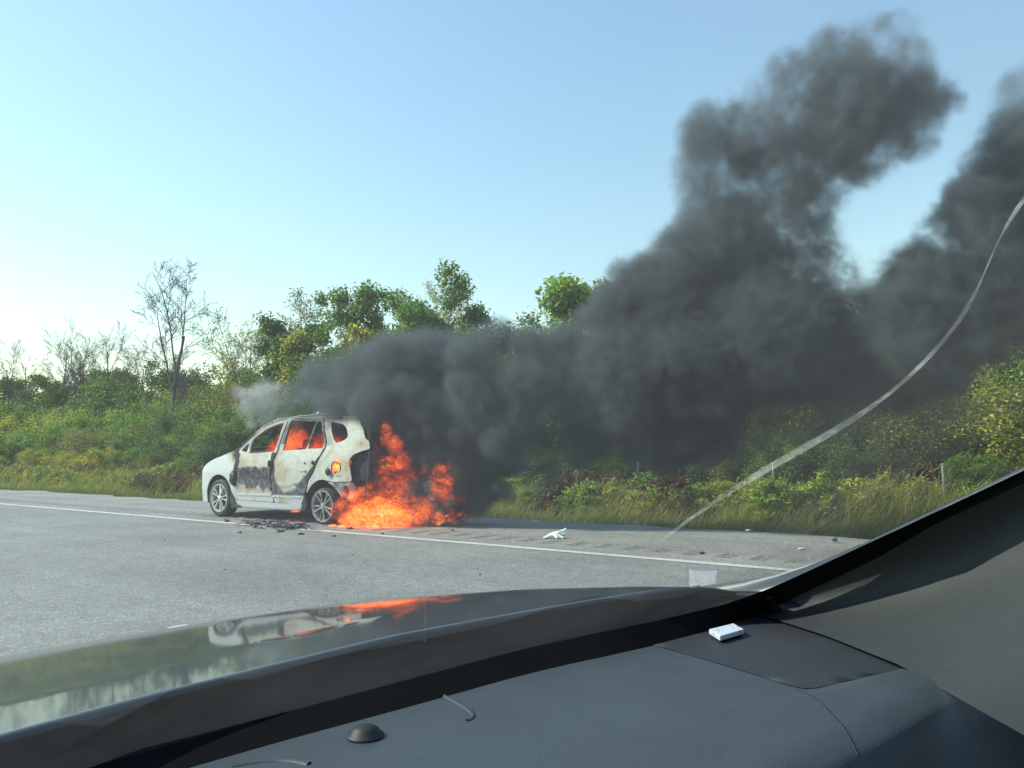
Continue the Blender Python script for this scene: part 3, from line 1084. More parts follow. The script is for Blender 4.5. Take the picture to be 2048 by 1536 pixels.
def leaves(rng, tips, per, size, spread, pal, outw=0.6):
    """diamond leaves round the twig ends; every leaf its own colour from the palette"""
    T = np.array([t[0] for t in tips])
    B = np.array([t[1] for t in tips])
    n = len(T) * per
    idx = np.repeat(np.arange(len(T)), per)
    f = rng.uniform(0, 1, n)[:, None]
    C = B[idx] * (1 - f) + T[idx] * f + rng.normal(0, 1, (n, 3)) * np.array([spread, spread, spread * 0.75])
    cen = T.mean(0)
    o = C - cen
    o /= np.linalg.norm(o, axis=1)[:, None] + 1e-6
    nrm = rng.normal(0, 1, (n, 3)) + outw * o + np.array([0, 0, 0.7])
    nrm /= np.linalg.norm(nrm, axis=1)[:, None]
    a = np.cross(nrm, rng.normal(0, 1, (n, 3)))
    a /= np.linalg.norm(a, axis=1)[:, None]
    b = np.cross(nrm, a)
    s = size * rng.uniform(0.6, 1.3, n)[:, None]
    w = s * rng.uniform(0.42, 0.62, n)[:, None]
    fold = nrm * s * 0.18
    V = np.stack([C - a * s, C + b * w + fold, C + a * s * 1.1, C - b * w + fold], 1).reshape(-1, 3)
    F = np.arange(n * 4).reshape(n, 4)
    pal = np.array(pal, float)
    # hue wanders from twig to twig, then leaf to leaf
    tw = rng.choice(len(pal), len(T), p=pal[:, 3] / pal[:, 3].sum())
    own = rng.choice(len(pal), n, p=pal[:, 3] / pal[:, 3].sum())
    pick = np.where(rng.uniform(0, 1, n) < 0.7, tw[idx], own)
    col = pal[pick, :3] * rng.uniform(0.7, 1.3, n)[:, None] * rng.uniform(0.85, 1.15, len(T))[idx][:, None]
    col = np.concatenate([col, np.ones((n, 1))], 1)
    return V, F, np.repeat(col, 4, axis=0)


def plant(name, seed, cfg, h, stems, per, size, spread, pal, bark, sides=(6, 4, 3, 3), crown='foliage', stem_name='stem', base_r=0.03, lean=(0, 0), splay=0.35):
    rng = np.random.default_rng(seed)
    root = empty(name)
    out, tips = [], []
    for s in range(stems):
        a = rng.uniform(0, 2 * np.pi)
        sp = splay * rng.uniform(0.3, 1.0) if stems > 1 else 0.03
        D = np.array([math.cos(a) * sp + lean[0], math.sin(a) * sp + lean[1], 1.0])
        P = np.array([math.cos(a) * 0.12, math.sin(a) * 0.12, -0.08]) * (stems > 1)
        grow(rng, P + np.array([0, 0, -0.1]), D, h * cfg['len'] * rng.uniform(0.8, 1.05), base_r * (h ** 0.7), 0, cfg, out, tips)
    Vs, Fs, off = [], [], 0
    for dlev in range(cfg['levels']):
        pl = [(p, r) for p, r, dd in out if dd == dlev]
        if not pl:
            continue
        V, F = tube_arrays(pl, sides[min(dlev, len(sides) - 1)])
        Vs.append(V)
        Fs.append(F + off)
        off += len(V)
    fast_mesh(stem_name, np.concatenate(Vs), np.concatenate(Fs), 4, root, bark, True)
    if per:
        V, F, C = leaves(rng, tips, per, size, spread, pal)
        fast_mesh(crown, V, F, 4, root, M['leaf'], False, {'col': C})
    return root


PAL_GREEN = [(0.045, 0.085, 0.018, 5), (0.065, 0.115, 0.022, 5), (0.095, 0.14, 0.03, 2), (0.16, 0.16, 0.035, 0.7)]
PAL_DARK = [(0.03, 0.06, 0.016, 5), (0.045, 0.08, 0.02, 4), (0.07, 0.10, 0.025, 1.5)]
PAL_YEL = [(0.09, 0.12, 0.025, 4), (0.16, 0.17, 0.03, 4), (0.27, 0.22, 0.035, 2), (0.34, 0.25, 0.04, 0.8)]
PAL_OLIVE = [(0.08, 0.09, 0.025, 4), (0.11, 0.11, 0.03, 3), (0.15, 0.12, 0.045, 2), (0.06, 0.08, 0.02, 3)]
PAL_RED = [(0.13, 0.035, 0.025, 3), (0.17, 0.05, 0.03, 2), (0.12, 0.09, 0.03, 3), (0.09, 0.13, 0.03, 4)]
PAL_GOLD = [(0.10, 0.13, 0.03, 7), (0.19, 0.18, 0.03, 3), (0.27, 0.22, 0.04, 1.5)]
PAL_SUMAC = [(0.07, 0.13, 0.03, 5), (0.10, 0.16, 0.03, 4), (0.17, 0.19, 0.04, 2)]

for _p in (PAL_GREEN, PAL_DARK, PAL_YEL, PAL_OLIVE, PAL_SUMAC, PAL_GOLD):
    _p[:] = [(a * 2.3, b * 2.25, c * 1.55, w) for a, b, c, w in _p]

SH = dict(levels=4, wob=0.16, up=0.05, rmin=0.004, kids=(6, 5, 3), start=(0.15, 0.2, 0.2), angle=(42, 45, 45), ratio=(0.62, 0.6, 0.55), len=0.72)
TR = dict(levels=5, wob=0.11, up=0.04, rmin=0.007, kids=(11, 6, 4, 3), start=(0.32, 0.2, 0.15, 0.1), angle=(52, 46, 45, 45), ratio=(0.42, 0.55, 0.55, 0.5), len=0.86)
BARE = dict(levels=5, wob=0.07, up=0.06, rmin=0.006, kids=(11, 7, 5, 3), start=(0.36, 0.2, 0.15, 0.1), angle=(36, 36, 38, 42), ratio=(0.48, 0.52, 0.5, 0.5), len=0.9)
FORK = dict(levels=5, wob=0.06, up=0.07, rmin=0.006, kids=(3, 13, 7, 5), start=(0.45, 0.12, 0.15, 0.1), angle=(13, 38, 40, 42), ratio=(0.9, 0.42, 0.52, 0.5), len=0.62)

shrub_kinds = [
    # (name, height, label, palette, seed, stems, per, size, spread)
    ('shrub', 3.2, 'rounded mid green shrub in the thicket beyond the grass verge', PAL_GREEN, 11, 6, 24, 0.040, 0.11),
    ('shrub', 3.2, 'dark green dense shrub in the thicket beyond the grass verge', PAL_DARK, 12, 7, 24, 0.038, 0.11),
    ('shrub', 3.2, 'yellowish green shrub turning colour in the thicket beyond the verge', PAL_YEL, 13, 5, 20, 0.042, 0.12),
    ('shrub', 3.2, 'olive brown shrub with thinning leaves in the thicket beyond the verge', PAL_OLIVE, 14, 6, 15, 0.038, 0.13),
    ('shrub', 3.2, 'light green broad leaved sumac shrub at the front of the thicket', PAL_SUMAC, 15, 6, 16, 0.052, 0.12),
]
protos = []
for nm, hgt, lab, pal, seed, st, per, sz, spd in shrub_kinds:
    p = plant(nm, seed, SH, hgt, st, per, sz, spd, pal, M['bark'])
    tag(p, lab, 'shrub', 'shrubs of the roadside thicket')
    protos.append([p, hgt, False])
weed_kinds = [
    ('weed', 1.0, 'low yellow flowering weed at the back of the grass verge', PAL_GOLD, 21, 9, 16, 0.03, 0.05, 'yellow weeds behind the tall grass'),
    ('weed', 1.0, 'low red leaved bush at the back of the grass verge', PAL_RED, 22, 9, 13, 0.04, 0.06, 'red bushes behind the tall grass'),
    ('weed', 1.0, 'low green leafy weed at the back of the grass verge', PAL_SUMAC, 23, 9, 15, 0.038, 0.055, 'green weeds behind the tall grass'),
    ('weed', 1.0, 'low olive brown weed at the back of the grass verge', PAL_OLIVE, 24, 10, 14, 0.033, 0.06, 'brown weeds behind the tall grass'),
]
WD = dict(SH, levels=3, kids=(7, 4), start=(0.15, 0.15), angle=(40, 45), ratio=(0.5, 0.55))
wprotos = []
for nm, hgt, lab, pal, seed, st, per, sz, spd, grp in weed_kinds:
    p = plant(nm, seed, WD, hgt, st, per, sz, spd, pal, M['bark'], base_r=0.012, splay=0.6)
    tag(p, lab, 'weed', grp)
    wprotos.append([p, hgt, False])


def put(pr, x, y, h, rz, wide=1.0):
    o, h0, used = pr
    if used:
        o = tree_copy(o)
    pr[2] = True
    s = h / h0
    o.location = (x, y, float(ground_z(np.array(x), np.array(y))) - 0.03)
    o.rotation_euler = (0, 0, rz)
    o.scale = (s * wide, s * wide, s)
    return o


rng = np.random.default_rng(77)


def y_at(px, X):
    d = ray(px, 905)
    return X * d[1] / d[0]


# three ranks of shrubs, closest first, then the thicket behind
KIND = ['mid green rounded shrub', 'dark green dense shrub', 'yellowish green shrub', 'olive brown thinning shrub', 'light green broad leaved shrub']


def rank(X0, dx, y0, y1, step, h0, h1, weights, wide=1.0, size='low', rk='front rank'):
    y = y0
    while y < y1:
        k = rng.choice(5, p=np.array(weights) / sum(weights))
        o = put(protos[k], X0 + rng.uniform(-dx, dx), y + rng.uniform(-0.3, 0.3), rng.uniform(h0, h1) * (0.88 if y > 24 else 1.0), rng.uniform(0, 6.28), wide * rng.uniform(0.9, 1.25))
        zone = 'up the road beyond the van' if y > 24 else ('behind the burning van' if y > 10 else 'behind the drifting black smoke')
        o['label'] = '%s %s in the %s %s' % (size, KIND[k], rk, zone)
        o['group'] = '%s shrubs of the %s %s' % (KIND[k].split()[0], rk, zone)
        y += step * rng.uniform(0.75, 1.25) * (1 + max(0, y - 20) / 70)


rank(14.7, 0.5, -3, 62, 1.35, 1.1, 1.9, (3, 2, 2.5, 2, 3), 1.15, 'low', 'front rank')
rank(16.3, 0.6, -3, 66, 1.5, 2.2, 3.2, (4, 3, 2.5, 2, 1.5), 1.05, 'middling', 'second rank')
rank(18.3, 0.7, -3, 72, 1.8, 3.0, 4.2, (4, 3, 2, 2, 0.5), 1.0, 'tall', 'third rank')
rank(20.8, 0.9, -2, 80, 2.2, 3.8, 5.2, (3, 4, 2.5, 2, 0.2), 1.0, 'tallest', 'rear rank')
rank(24.6, 1.2, 20, 100, 2.3, 5.4, 7.2, (3, 3, 3, 2, 0.2), 1.0, 'far tall', 'last rank')
# low weeds between grass and shrubs
WK = ['low yellow flowering weed', 'low red leaved bush', 'low green leafy weed', 'low brown olive weed']
y = -2.0
while y < 60:
    k = rng.choice(4, p=[0.24, 0.05, 0.46, 0.25])
    o = put(wprotos[k], 13.3 + rng.uniform(-0.8, 0.9), y, rng.uniform(0.55, 1.15), rng.uniform(0, 6.28), rng.uniform(0.9, 1.3))
    zone = 'up the road beyond the van' if y > 24 else ('behind the burning van' if y > 10 else 'under the drifting smoke')
    o['label'] = WK[k] + ' at the back of the verge ' + zone
    o['group'] = WK[k].split()[1] + ' weeds ' + zone
    y += rng.uniform(0.3, 0.75) * (1 + max(0, y - 12) / 30)
for px, X in ((1150, 13.2), (1185, 13.4), (1350, 13.2), (340, 13.4), (425, 13.5), (170, 13.6)):
    o = put(wprotos[1], X, y_at(px, X), rng.uniform(0.9, 1.25), rng.uniform(0, 6.28), 1.2)
    o['label'] = 'knee high red bush standing out ' + ('under the drifting smoke' if px > 900 else 'in the weeds up the road')
    o['group'] = 'knee high red bushes'
for px, X in ((1230, 13.0), (1290, 12.7), (1270, 13.0), (1345, 12.9), (1650, 13.2)):
    o = put(wprotos[0], X, y_at(px, X), rng.uniform(0.8, 1.1), rng.uniform(0, 6.28), 1.1)
    o['label'] = 'bright yellow flowering weed in front of the thicket under the smoke'
    o['group'] = 'bright yellow weeds'

# ---- trees ------------------------------------------------------------------
def tree(px, top, X, cfg, seed, label, per, size, spread, pal, bark, cat='tree', wide=1.0, base_r=0.028, lean=(0, 0), stems=1, group=None):
    y = y_at(px, X)
    h = float(at_x(px, top, X)[2]) + 0.1
    o = plant('tree', seed, cfg, h, stems, per, size, spread, pal, bark, (7, 5, 3, 3, 3), 'crown', 'trunk', base_r, lean, 0.2)
    # scale to the wanted height whatever the random growth gave
    zmax = max(v for ch in o.children for v in (ch.bound_box[6][2],))
    s = h / zmax
    o.scale = (s * wide, s * wide, s)
    o.location = (X, y, float(ground_z(np.array(X), np.array(y))) - 0.05)
    tag(o, label, cat, group)
    return o


tree(340, 506, 19.6, FORK, 101, 'tall bare tree with forked grey trunk rising above the thicket', 0, 0, 0, None, M['bark_pale'], base_r=0.024, wide=1.25)
tree(450, 640, 20.0, BARE, 102, 'leaning thin tree with a few pale leaves beside the white smoke', 1, 0.05, 0.12, PAL_YEL, M['bark'], lean=(0.22, -0.2), base_r=0.018, wide=0.9)
tree(482, 632, 26.0, BARE, 103, 'upright sparse tree with pale yellow leaves at its top', 1, 0.06, 0.12, PAL_YEL, M['bark_pale'], base_r=0.018)
tree(390, 690, 20.0, BARE, 104, 'small leaning bare sapling beside the tall forked tree', 0, 0, 0, None, M['bark'], lean=(-0.15, 0.2), base_r=0.016)
bare_lab = 'bare grey tree standing in the far end of the thicket'
for px, top, X, sd in ((130, 632, 25, 105), (212, 645, 23, 107), (75, 665, 24, 108), (12, 685, 23, 109), (170, 668, 26, 106), (265, 690, 25, 111), (105, 660, 24, 118), (42, 688, 25, 119)):
    tree(px, top, X, BARE, sd, bare_lab, 0, 0, 0, None, M['bark_pale'], group='bare trees in the far thicket', base_r=0.024)
tree(898, 508, 27.0, BARE, 112, 'slender tree with scattered yellow leaves behind the dense oak', 2, 0.06, 0.14, PAL_YEL, M['bark_pale'], base_r=0.016, wide=0.75)
tree(520, 665, 27.0, BARE, 113, 'thin twiggy tree left of the leafy trees', 1, 0.05, 0.14, PAL_YEL, M['bark_pale'], base_r=0.015)
tree(640, 596, 27.0, BARE, 114, 'twiggy tree with brown leaves behind the green trees', 2, 0.06, 0.14, PAL_OLIVE, M['bark'], base_r=0.017, wide=1.1)
tree(822, 532, 24.0, TR, 121, 'tallest dense green oak behind the burning van', 17, 0.085, 0.19, PAL_GREEN, M['bark'], wide=0.9)
tree(905, 610, 25.0, TR, 122, 'broad dark green tree to the right of the tallest oak', 15, 0.085, 0.2, PAL_DARK, M['bark'], wide=1.0)
tree(752, 622, 23.5, TR, 123, 'yellow green tree to the left of the tallest oak', 13, 0.085, 0.19, PAL_YEL, M['bark'], wide=0.85)
tree(690, 585, 24.0, TR, 124, 'uneven green tree with dead twigs above its crown', 12, 0.09, 0.17, PAL_GREEN, M['bark'], wide=0.85)
tree(592, 645, 22.5, TR, 125, 'rounded dark green tree behind the white smoke', 15, 0.09, 0.17, PAL_DARK, M['bark'], wide=0.8)
tree(645, 672, 22.0, TR, 126, 'short yellowish tree between the dark tree and the oaks', 15, 0.09, 0.17, PAL_YEL, M['bark'], wide=0.95)
tree(1112, 558, 24.0, TR, 127, 'pale green tree standing up behind the drifting smoke', 11, 0.10, 0.17, PAL_SUMAC, M['bark'], wide=0.95)
tree(985, 690, 24.0, TR, 128, 'low dark tree half hidden by the smoke', 14, 0.09, 0.17, PAL_DARK, M['bark'], wide=1.1)
tree(1220, 660, 23.0, TR, 129, 'green tree hidden behind the smoke over the verge', 13, 0.09, 0.18, PAL_GREEN, M['bark'], wide=1.1)
hid = 'bushy green tree behind the smoke at the end of the thicket'
for px, top, X, sd, pal in ((1400, 640, 21, 130, PAL_DARK), (1560, 630, 20, 131, PAL_GREEN), (1720, 610, 19, 132, PAL_DARK), (1880, 560, 18.5, 133, PAL_GREEN), (2010, 560, 18, 134, PAL_YEL)):
    tree(px, top, X, TR, sd, hid, 22, 0.045, 0.16, pal, M['bark'], wide=1.0, group='trees behind the smoke')
far_lab = 'low far tree closing the thicket behind the bare trees'
for px, top, X, sd in ((30, 758, 32, 140), (110, 752, 31, 141), (190, 740, 30, 142), (265, 735, 30, 143), (330, 752, 29, 144), (420, 745, 29, 145), (500, 750, 28, 146)):
    tree(px, top, X, TR, sd, far_lab, 12, 0.11, 0.24, PAL_OLIVE if sd % 2 else PAL_GREEN, M['bark'], wide=1.25, group='low far trees')

# ---- grass -------------------------------------------------------------------
def blades(name, seed, n_of, xr, yr, hr, w, lean, pal, label_kind='stuff', seed_head=0.0, ramp=0.25):
    rng = np.random.default_rng(seed)
    Xs, Ys = [], []
    y = yr[0]
    while y < yr[1]:
        dy = 1.0
        n = int(n_of(y) * dy * (xr[1] - xr[0]))
        Xs.append(rng.uniform(xr[0], xr[1], n))
        Ys.append(rng.uniform(y, y + dy, n))
        y += dy
    X, Y = np.concatenate(Xs), np.concatenate(Ys)
    # tufts: density modulated, heights vary in patches
    patch = np.array([mnoise.noise((x * 0.9, yy * 0.9, 1.3)) for x, yy in zip(X, Y)])
    edge = np.clip((X - xr[0]) / ramp, 0.3, 1) * np.clip((xr[1] - X) / 0.3, 0.4, 1)
    keep = rng.uniform(0, 1, len(X)) < np.clip(0.7 + patch, 0.15, 1)
    X, Y, patch, edge = X[keep], Y[keep], patch[keep], edge[keep]
    n = len(X)
    h = rng.uniform(hr[0], hr[1], n) * (1 + 0.5 * patch) * edge
    a = rng.uniform(0, 2 * np.pi, n)
    # wind leans the blades away from the sun side
    ld = np.stack([0.55 + 0.7 * np.cos(a), -0.75 + 0.7 * np.sin(a)], -1) * (lean * rng.uniform(0.3, 1.5, n))[:, None]
    wd = np.stack([-np.sin(a), np.cos(a)], -1) * (w * rng.uniform(0.7, 1.4, n))[:, None]
    Z = ground_z(X, Y)
    b = np.stack([X, Y, Z], -1)
    far = 1 + np.clip((Y - 15) / 25, 0, 1.5)
    wd = wd * far[:, None]

    def pt(t, wf):
        c = b.copy()
        c[:, :2] += ld * (h * t ** 1.8)[:, None]
        c[:, 2] += h * t * (1 - 0.18 * lean * t)
        l, r = c.copy(), c.copy()
        l[:, :2] -= wd * wf
        r[:, :2] += wd * wf
        return l, r
    l0, r0 = pt(0.0, 1.0)
    l1, r1 = pt(0.55, 0.85)
    l2, r2 = pt(1.0, 0.15 + seed_head)
    V = np.stack([l0, r0, r1, l1, r2, l2], 1).reshape(-1, 3)
    i = np.arange(n)[:, None] * 6
    F = np.concatenate([i + np.array([0, 1, 2, 3]), i + np.array([3, 2, 4, 5])])
    pal = np.array(pal)
    pick = rng.choice(len(pal), n, p=pal[:, 3] / pal[:, 3].sum())
    col = pal[pick, :3] * rng.uniform(0.75, 1.3, n)[:, None] * (1 + 0.25 * patch)[:, None]
    col = np.concatenate([col, np.ones((n, 1))], 1)
    o = fast_mesh(name, V, F, 4, None, M['grass'], False, {'col': np.repeat(col, 6, axis=0)})
    return o


PG_SHORT = [(0.10, 0.13, 0.03, 4), (0.14, 0.16, 0.04, 3), (0.2, 0.18, 0.07, 1.5), (0.08, 0.11, 0.025, 3)]
PG_TALL = [(0.21, 0.25, 0.055, 4), (0.30, 0.30, 0.075, 3), (0.38, 0.34, 0.14, 2), (0.15, 0.21, 0.045, 4)]
PG_STRAW = [(0.34, 0.28, 0.14, 3), (0.26, 0.2, 0.1, 3), (0.22, 0.18, 0.06, 2)]
o = blades('mown_grass', 1, lambda y: 620 if y < 14 else (330 if y < 30 else 150), (10.34, 11.9), (-4, 70), (0.10, 0.26), 0.0045, 0.5, PG_SHORT)
tag(o, 'short green grass along the edge of the paved shoulder', 'grass', kind='stuff')
o = blades('tall_grass', 2, lambda y: 620 if y < 14 else (260 if y < 30 else 110), (11.0, 14.2), (-4, 66), (0.28, 0.66), 0.0035, 0.6, PG_TALL, ramp=1.5)
tag(o, 'tall yellow green grass leaning in the wind behind the mown strip', 'grass', kind='stuff')
o = blades('seed_grass', 3, lambda y: 55 if y < 14 else (30 if y < 30 else 12), (11.3, 13.8), (-4, 60), (0.5, 0.8), 0.0028, 0.5, PG_STRAW, seed_head=1.3, ramp=1.3)
tag(o, 'straw coloured seed heads standing above the tall grass', 'grass', kind='stuff')

# ---- wire fence in the weeds ---------------------------------------------------
M['post'] = simple('galvanised_post', (0.5, 0.52, 0.52), 0.5, 0.4, 0.2, 30)
fence = empty('wire_fence', (14.0, 0, 0))
tag(fence, 'thin wire fence on pale metal posts in the weeds', 'fence')
for k in range(-1, 3):
    y = 2.40 + 2.65 * k
    bm = bmesh.new()
    box(bm, (0, y, 0.29), (0.035, 0.012, 0.98))
    box(bm, (0.012, y, 0.29), (0.008, 0.04, 0.98))
    box(bm, (0.0, y, 0.785), (0.05, 0.05, 0.012))
    bm_obj('post', bm, fence, M['post'])
for z in (0.30, 0.50, 0.70):
    pts = [(-0.02, 2.40 - 2.65 + 2.65 * 0.25 * i, z - 0.015 * math.sin(math.pi * (i % 4) / 4)) for i in range(4 * 3 + 1)]
    tube('wire', pts, 0.0014, fence, M['alloy_dark'], 4)

# ================================================================== THE CAR THE PHOTO IS TAKEN FROM
def plastic(name, col, rough, spec=0.4):
    k = NT(name)
    P = k.coord()
    g = k.noise(P, 900, 2)
    v = k.ramp(k.noise(P, 7, 6, 0.65), [(0.3, tuple(c * 0.86 for c in col)), (0.7, tuple(c * 1.14 for c in col))])
    dust = k.ramp(k.noise(P, 160, 5, 0.8), [(0.60, (0, 0, 0)), (0.72, (0.16,) * 3)])
    v = k.mix(dust, v, (0.22, 0.22, 0.21))
    k.base(v, rough, 0, spec)
    k.bump(k.mix(0.5, g, k.noise(P, 350, 3)), 0.6, 0.0012)
    return k.m


def hood_mat():
    k = NT('black_car_paint')
    P = k.coord()
    k.base(k.ramp(k.noise(P, 30, 4), [(0.3, (0.005, 0.006, 0.007)), (0.7, (0.010, 0.011, 0.012))]), 0.35, 0.0, 0.12)
    k.b.inputs['Coat Weight'].default_value = 0.85
    k.b.inputs['Coat Roughness'].default_value = 0.05
    k.bump(k.noise(P, 9, 3), 0.05, 0.004)
    return k.m


def glass_mat():
    k = NT('windshield_glass')
    t = k.t
    fr = k.n('Fresnel')
    fr.inputs[0].default_value = 1.5
    tr = k.n('BsdfTransparent')
    tr.inputs[0].default_value = (0.94, 1.0, 0.93, 1)
    gl = k.n('BsdfGlossy')
    gl.inputs['Roughness'].default_value = 0.0
    a = k.n('MixShader')
    k.l(fr.outputs[0], a.inputs[0])
    k.l(tr.outputs[0], a.inputs[1])
    k.l(gl.outputs[0], a.inputs[2])
    # a thin film of road dust
    du = k.n('BsdfTranslucent')
    du.inputs[0].default_value = (0.8, 0.82, 0.8, 1)
    b = k.n('MixShader')
    P = k.coord()
    k.l(k.ramp(k.noise(P, 5, 6, 0.7), [(0.3, (0.012,) * 3), (0.7, (0.026,) * 3)]), b.inputs[0])
    k.l(a.outputs[0], b.inputs[1])
    k.l(du.outputs[0], b.inputs[2])
    k.l(b.outputs[0], k.out.inputs[0])
    return k.m


M['hood'] = hood_mat()
M['glass'] = glass_mat()
M['dash'] = plastic('dashboard_plastic', (0.046, 0.056, 0.064), 0.55)
M['dash_dark'] = plastic('dash_shade_door_plastic', (0.026, 0.029, 0.034), 0.6)  # door panels and glove box, also the painted shadow on the dash
M['pillar'] = plastic('pillar_trim_plastic', (0.030, 0.036, 0.037), 0.7)
M['seal'] = simple('rubber_seal', (0.012, 0.012, 0.013), 0.6, 0, 0.2, 40)
M['gloss_grey'] = simple('glossy_grey_trim', (0.17, 0.178, 0.172), 0.36, 0.8, 0.15, 12)
M['seal_matt'] = simple('black_ceramic_border', (0.004, 0.004, 0.005), 0.9, 0, 0.2, 40, spec=0.1)
M['cowl'] = simple('cowl_plastic', (0.010, 0.011, 0.012), 0.9, 0, 0.3, 20, 0.15, spec=0.15)
M['headliner'] = simple('headliner_cloth', (0.35, 0.35, 0.33), 0.95, 0, 0.1, 40)
M['chrome'] = simple('chrome_bead', (0.8, 0.8, 0.78), 0.25, 1.0, 0.05, 20)

own = empty('car', (0.37, 0.0, 0.0))
tag(own, 'black car with glossy hood and grey dashboard that looks out onto the road', 'car')
OX = 0.37


def own_mesh(name, V, F, mat, smooth=True, parent=own):
    V = [(v[0] - OX, v[1], v[2]) for v in V]
    return mesh(name, V, F, parent, mat, smooth)


def own_grid(name, rows, mat, smooth=True, parent=own, thick=0.0):
    m = len(rows[0])
    V = [p for r in rows for p in r]
    F = [(i * m + j, i * m + j + 1, (i + 1) * m + j + 1, (i + 1) * m + j) for i in range(len(rows) - 1) for j in range(m - 1)]
    o = own_mesh(name, V, F, mat, smooth, parent)
    if thick:
        sd = o.modifiers.new('solid', 'SOLIDIFY')
        sd.thickness = thick
        sd.offset = 0
    return o


# hood -------------------------------------------------------------
_cy = [0.40, 0.60, 0.80, 1.12, 1.44, 1.70, 1.855, 2.0, 2.12]
_cz = [0.945, 0.927, 0.9025, 0.852, 0.782, 0.712, 0.662, 0.605, 0.55]


def crest(y):
    return np.interp(y, _cy, _cz)


def y_rear(x):
    u = abs(x - OX) + OX
    return float(np.interp(u, [0.26, 0.42, 0.66, 0.914, 1.05, 1.16], [0.685, 0.68, 0.667, 0.575, 0.525, 0.48]))


rows = []
N = 60
for j in range(N + 1):
    v = j / N
    row = []
    for i in range(81):
        s = -1 + 2 * i / 80
        x = OX + 0.79 * s
        yf = 2.06 - 0.22 * abs(s) ** 2.6
        yr = y_rear(x)
        y = yr + (yf - yr) * v
        ye = y - 0.20 * (1 - abs(s) ** 2.6) * v * 0.9
        z = crest(ye) + (0.008 + 0.03 * v * (1 - v)) * (1 - s * s)
        z -= 0.018 * max(0.0, (abs(s) - 0.86) / 0.14) ** 2
        z -= 0.05 * max(0.0, (v - 0.93) / 0.07) ** 2
        z -= 0.075 * max(0.0, (v - 0.45) / 0.55) ** 2 * (1 - abs(s) ** 3)
        row.append((x, y, z))
    rows.append(row)
own_grid('hood', rows, M['hood'], thick=0.004)
# fenders roll over from the hood edge
for s in (1, -1):
    rows = []
    for j in range(N + 1):
        v = j / N
        y = y_rear(OX + 0.79 * s) + (1.86 - y_rear(OX + 0.79)) * v
        z0 = float(crest(y)) - 0.016
        row = []
        for dx, dz in ((0.006, 0.0), (0.018, -0.006), (0.036, -0.022), (0.05, -0.05), (0.062, -0.11), (0.07, -0.25), (0.06, -0.42)):
            row.append((OX + s * (0.79 + dx), y - 0.05 * (1 - v), z0 + dz))
        rows.append(row if s > 0 else row[::-1])
    own_grid('front_fender', rows, M['hood'], thick=0.01)

# dashboard ---------------------------------------------------------
_dx = [-0.48, -0.2, 0.0, 0.353, 0.481, 0.653, 0.813, 0.964, 1.10, 1.223, 1.26]
_dy = [0.49, 0.59, 0.63, 0.666, 0.653, 0.626, 0.602, 0.556, 0.525, 0.493, 0.475]


def y_front(x):
    return float(np.interp(x, _dx, _dy))


def y_back(x):
    return float(np.interp(x, [-0.5, 0.0, 0.4, 0.68, 0.85, 0.95, 1.26], [0.18, 0.20, 0.23, 0.222, 0.185, 0.16, 0.07]))


xs = np.linspace(-0.48, 1.26, 175)
rows = []
for v in np.r_[np.linspace(0, 1, 60), [1.03, 1.06, 1.08, 1.09, 1.09]]:
    row = []
    for x in xs:
        yf, yb = y_front(x), y_back(x)
        vv = min(v, 1.0)
        y = yf + (yb - yf) * v
        z = 0.880 + 0.004 * math.sin(vv * 3.1)
        # the end of the dash rises towards the door
        lip = 0.018 * 1 / (1 + math.exp(-((x - 0.86) * 0.38 - (y - 0.275)) * -70)) if x > 0.6 else 0
        e = ((y - 0.279) * 0.93 + (x - 0.857) * 0.37)
        wx = np.clip((x - 0.80) / 0.12, 0, 1)
        z += 0.006 * wx * float(np.clip(0.5 - e / 0.02, 0, 1))
        if v > 0.9:
            z -= 0.012 * ((v - 0.9) / 0.1) ** 2 if v <= 1.0 else 0.012 + (v - 1.0) * 0.9 + (0.25 if v >= 1.09 and len(rows) == 64 else 0)
        row.append((x, y, z))
    rows.append(row)
dash = own_grid('dashboard', rows, M['dash'])
# darker wedge laid on the dash top, a shadow painted as a panel
shade_outline = [(0.966, 0.543), (1.16, 0.497), (1.20, 0.47), (1.19, 0.37), (1.09, 0.225), (1.02, 0.222), (0.865, 0.287)]
L2 = densify(shade_outline, 0.02, 1)
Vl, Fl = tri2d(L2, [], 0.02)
own_mesh('dash_shade_wedge', [(p[0], p[1], 0.8808 + 0.004 * math.sin(3.1 * (p[1] - y_front(p[0])) / (y_back(p[0]) - y_front(p[0])))) for p in Vl], Fl, M['dash_dark'], True, dash)
# thin seam line on the near side of the shade wedge, demister lip, sensor dome, small clip
def own_tube(name, pts, r, mat, parent=own, sides=8):
    return tube(name, [(p[0] - OX, p[1], p[2]) for p in pts], r, parent, mat, sides)


from mathutils.bvhtree import BVHTree
_dm = len(rows[0])
dash_bvh = BVHTree.FromPolygons([Vector(p) for r in rows for p in r], [(i * _dm + j, i * _dm + j + 1, (i + 1) * _dm + j + 1, (i + 1) * _dm + j) for i in range(len(rows) - 1) for j in range(_dm - 1)])


def on_dash(x, y, up=0.0):
    h = dash_bvh.ray_cast(Vector((x, y, 1.2)), Vector((0, 0, -1)))[0]
    return (x, y, (h.z if h else 0.88) + up)


def curve_on_dash(P, up, n=24):
    P = np.array(P, float)
    d = np.r_[0, np.cumsum(np.linalg.norm(np.diff(P, axis=0), axis=1))]
    t = np.linspace(0, d[-1], n)
    Q = np.stack([np.interp(t, d, P[:, 0]), np.interp(t, d, P[:, 1])], -1)
    for _ in range(4):
        Q[1:-1] = 0.5 * Q[1:-1] + 0.25 * (Q[2:] + Q[:-2])
    return [on_dash(q[0], q[1], up) for q in Q]


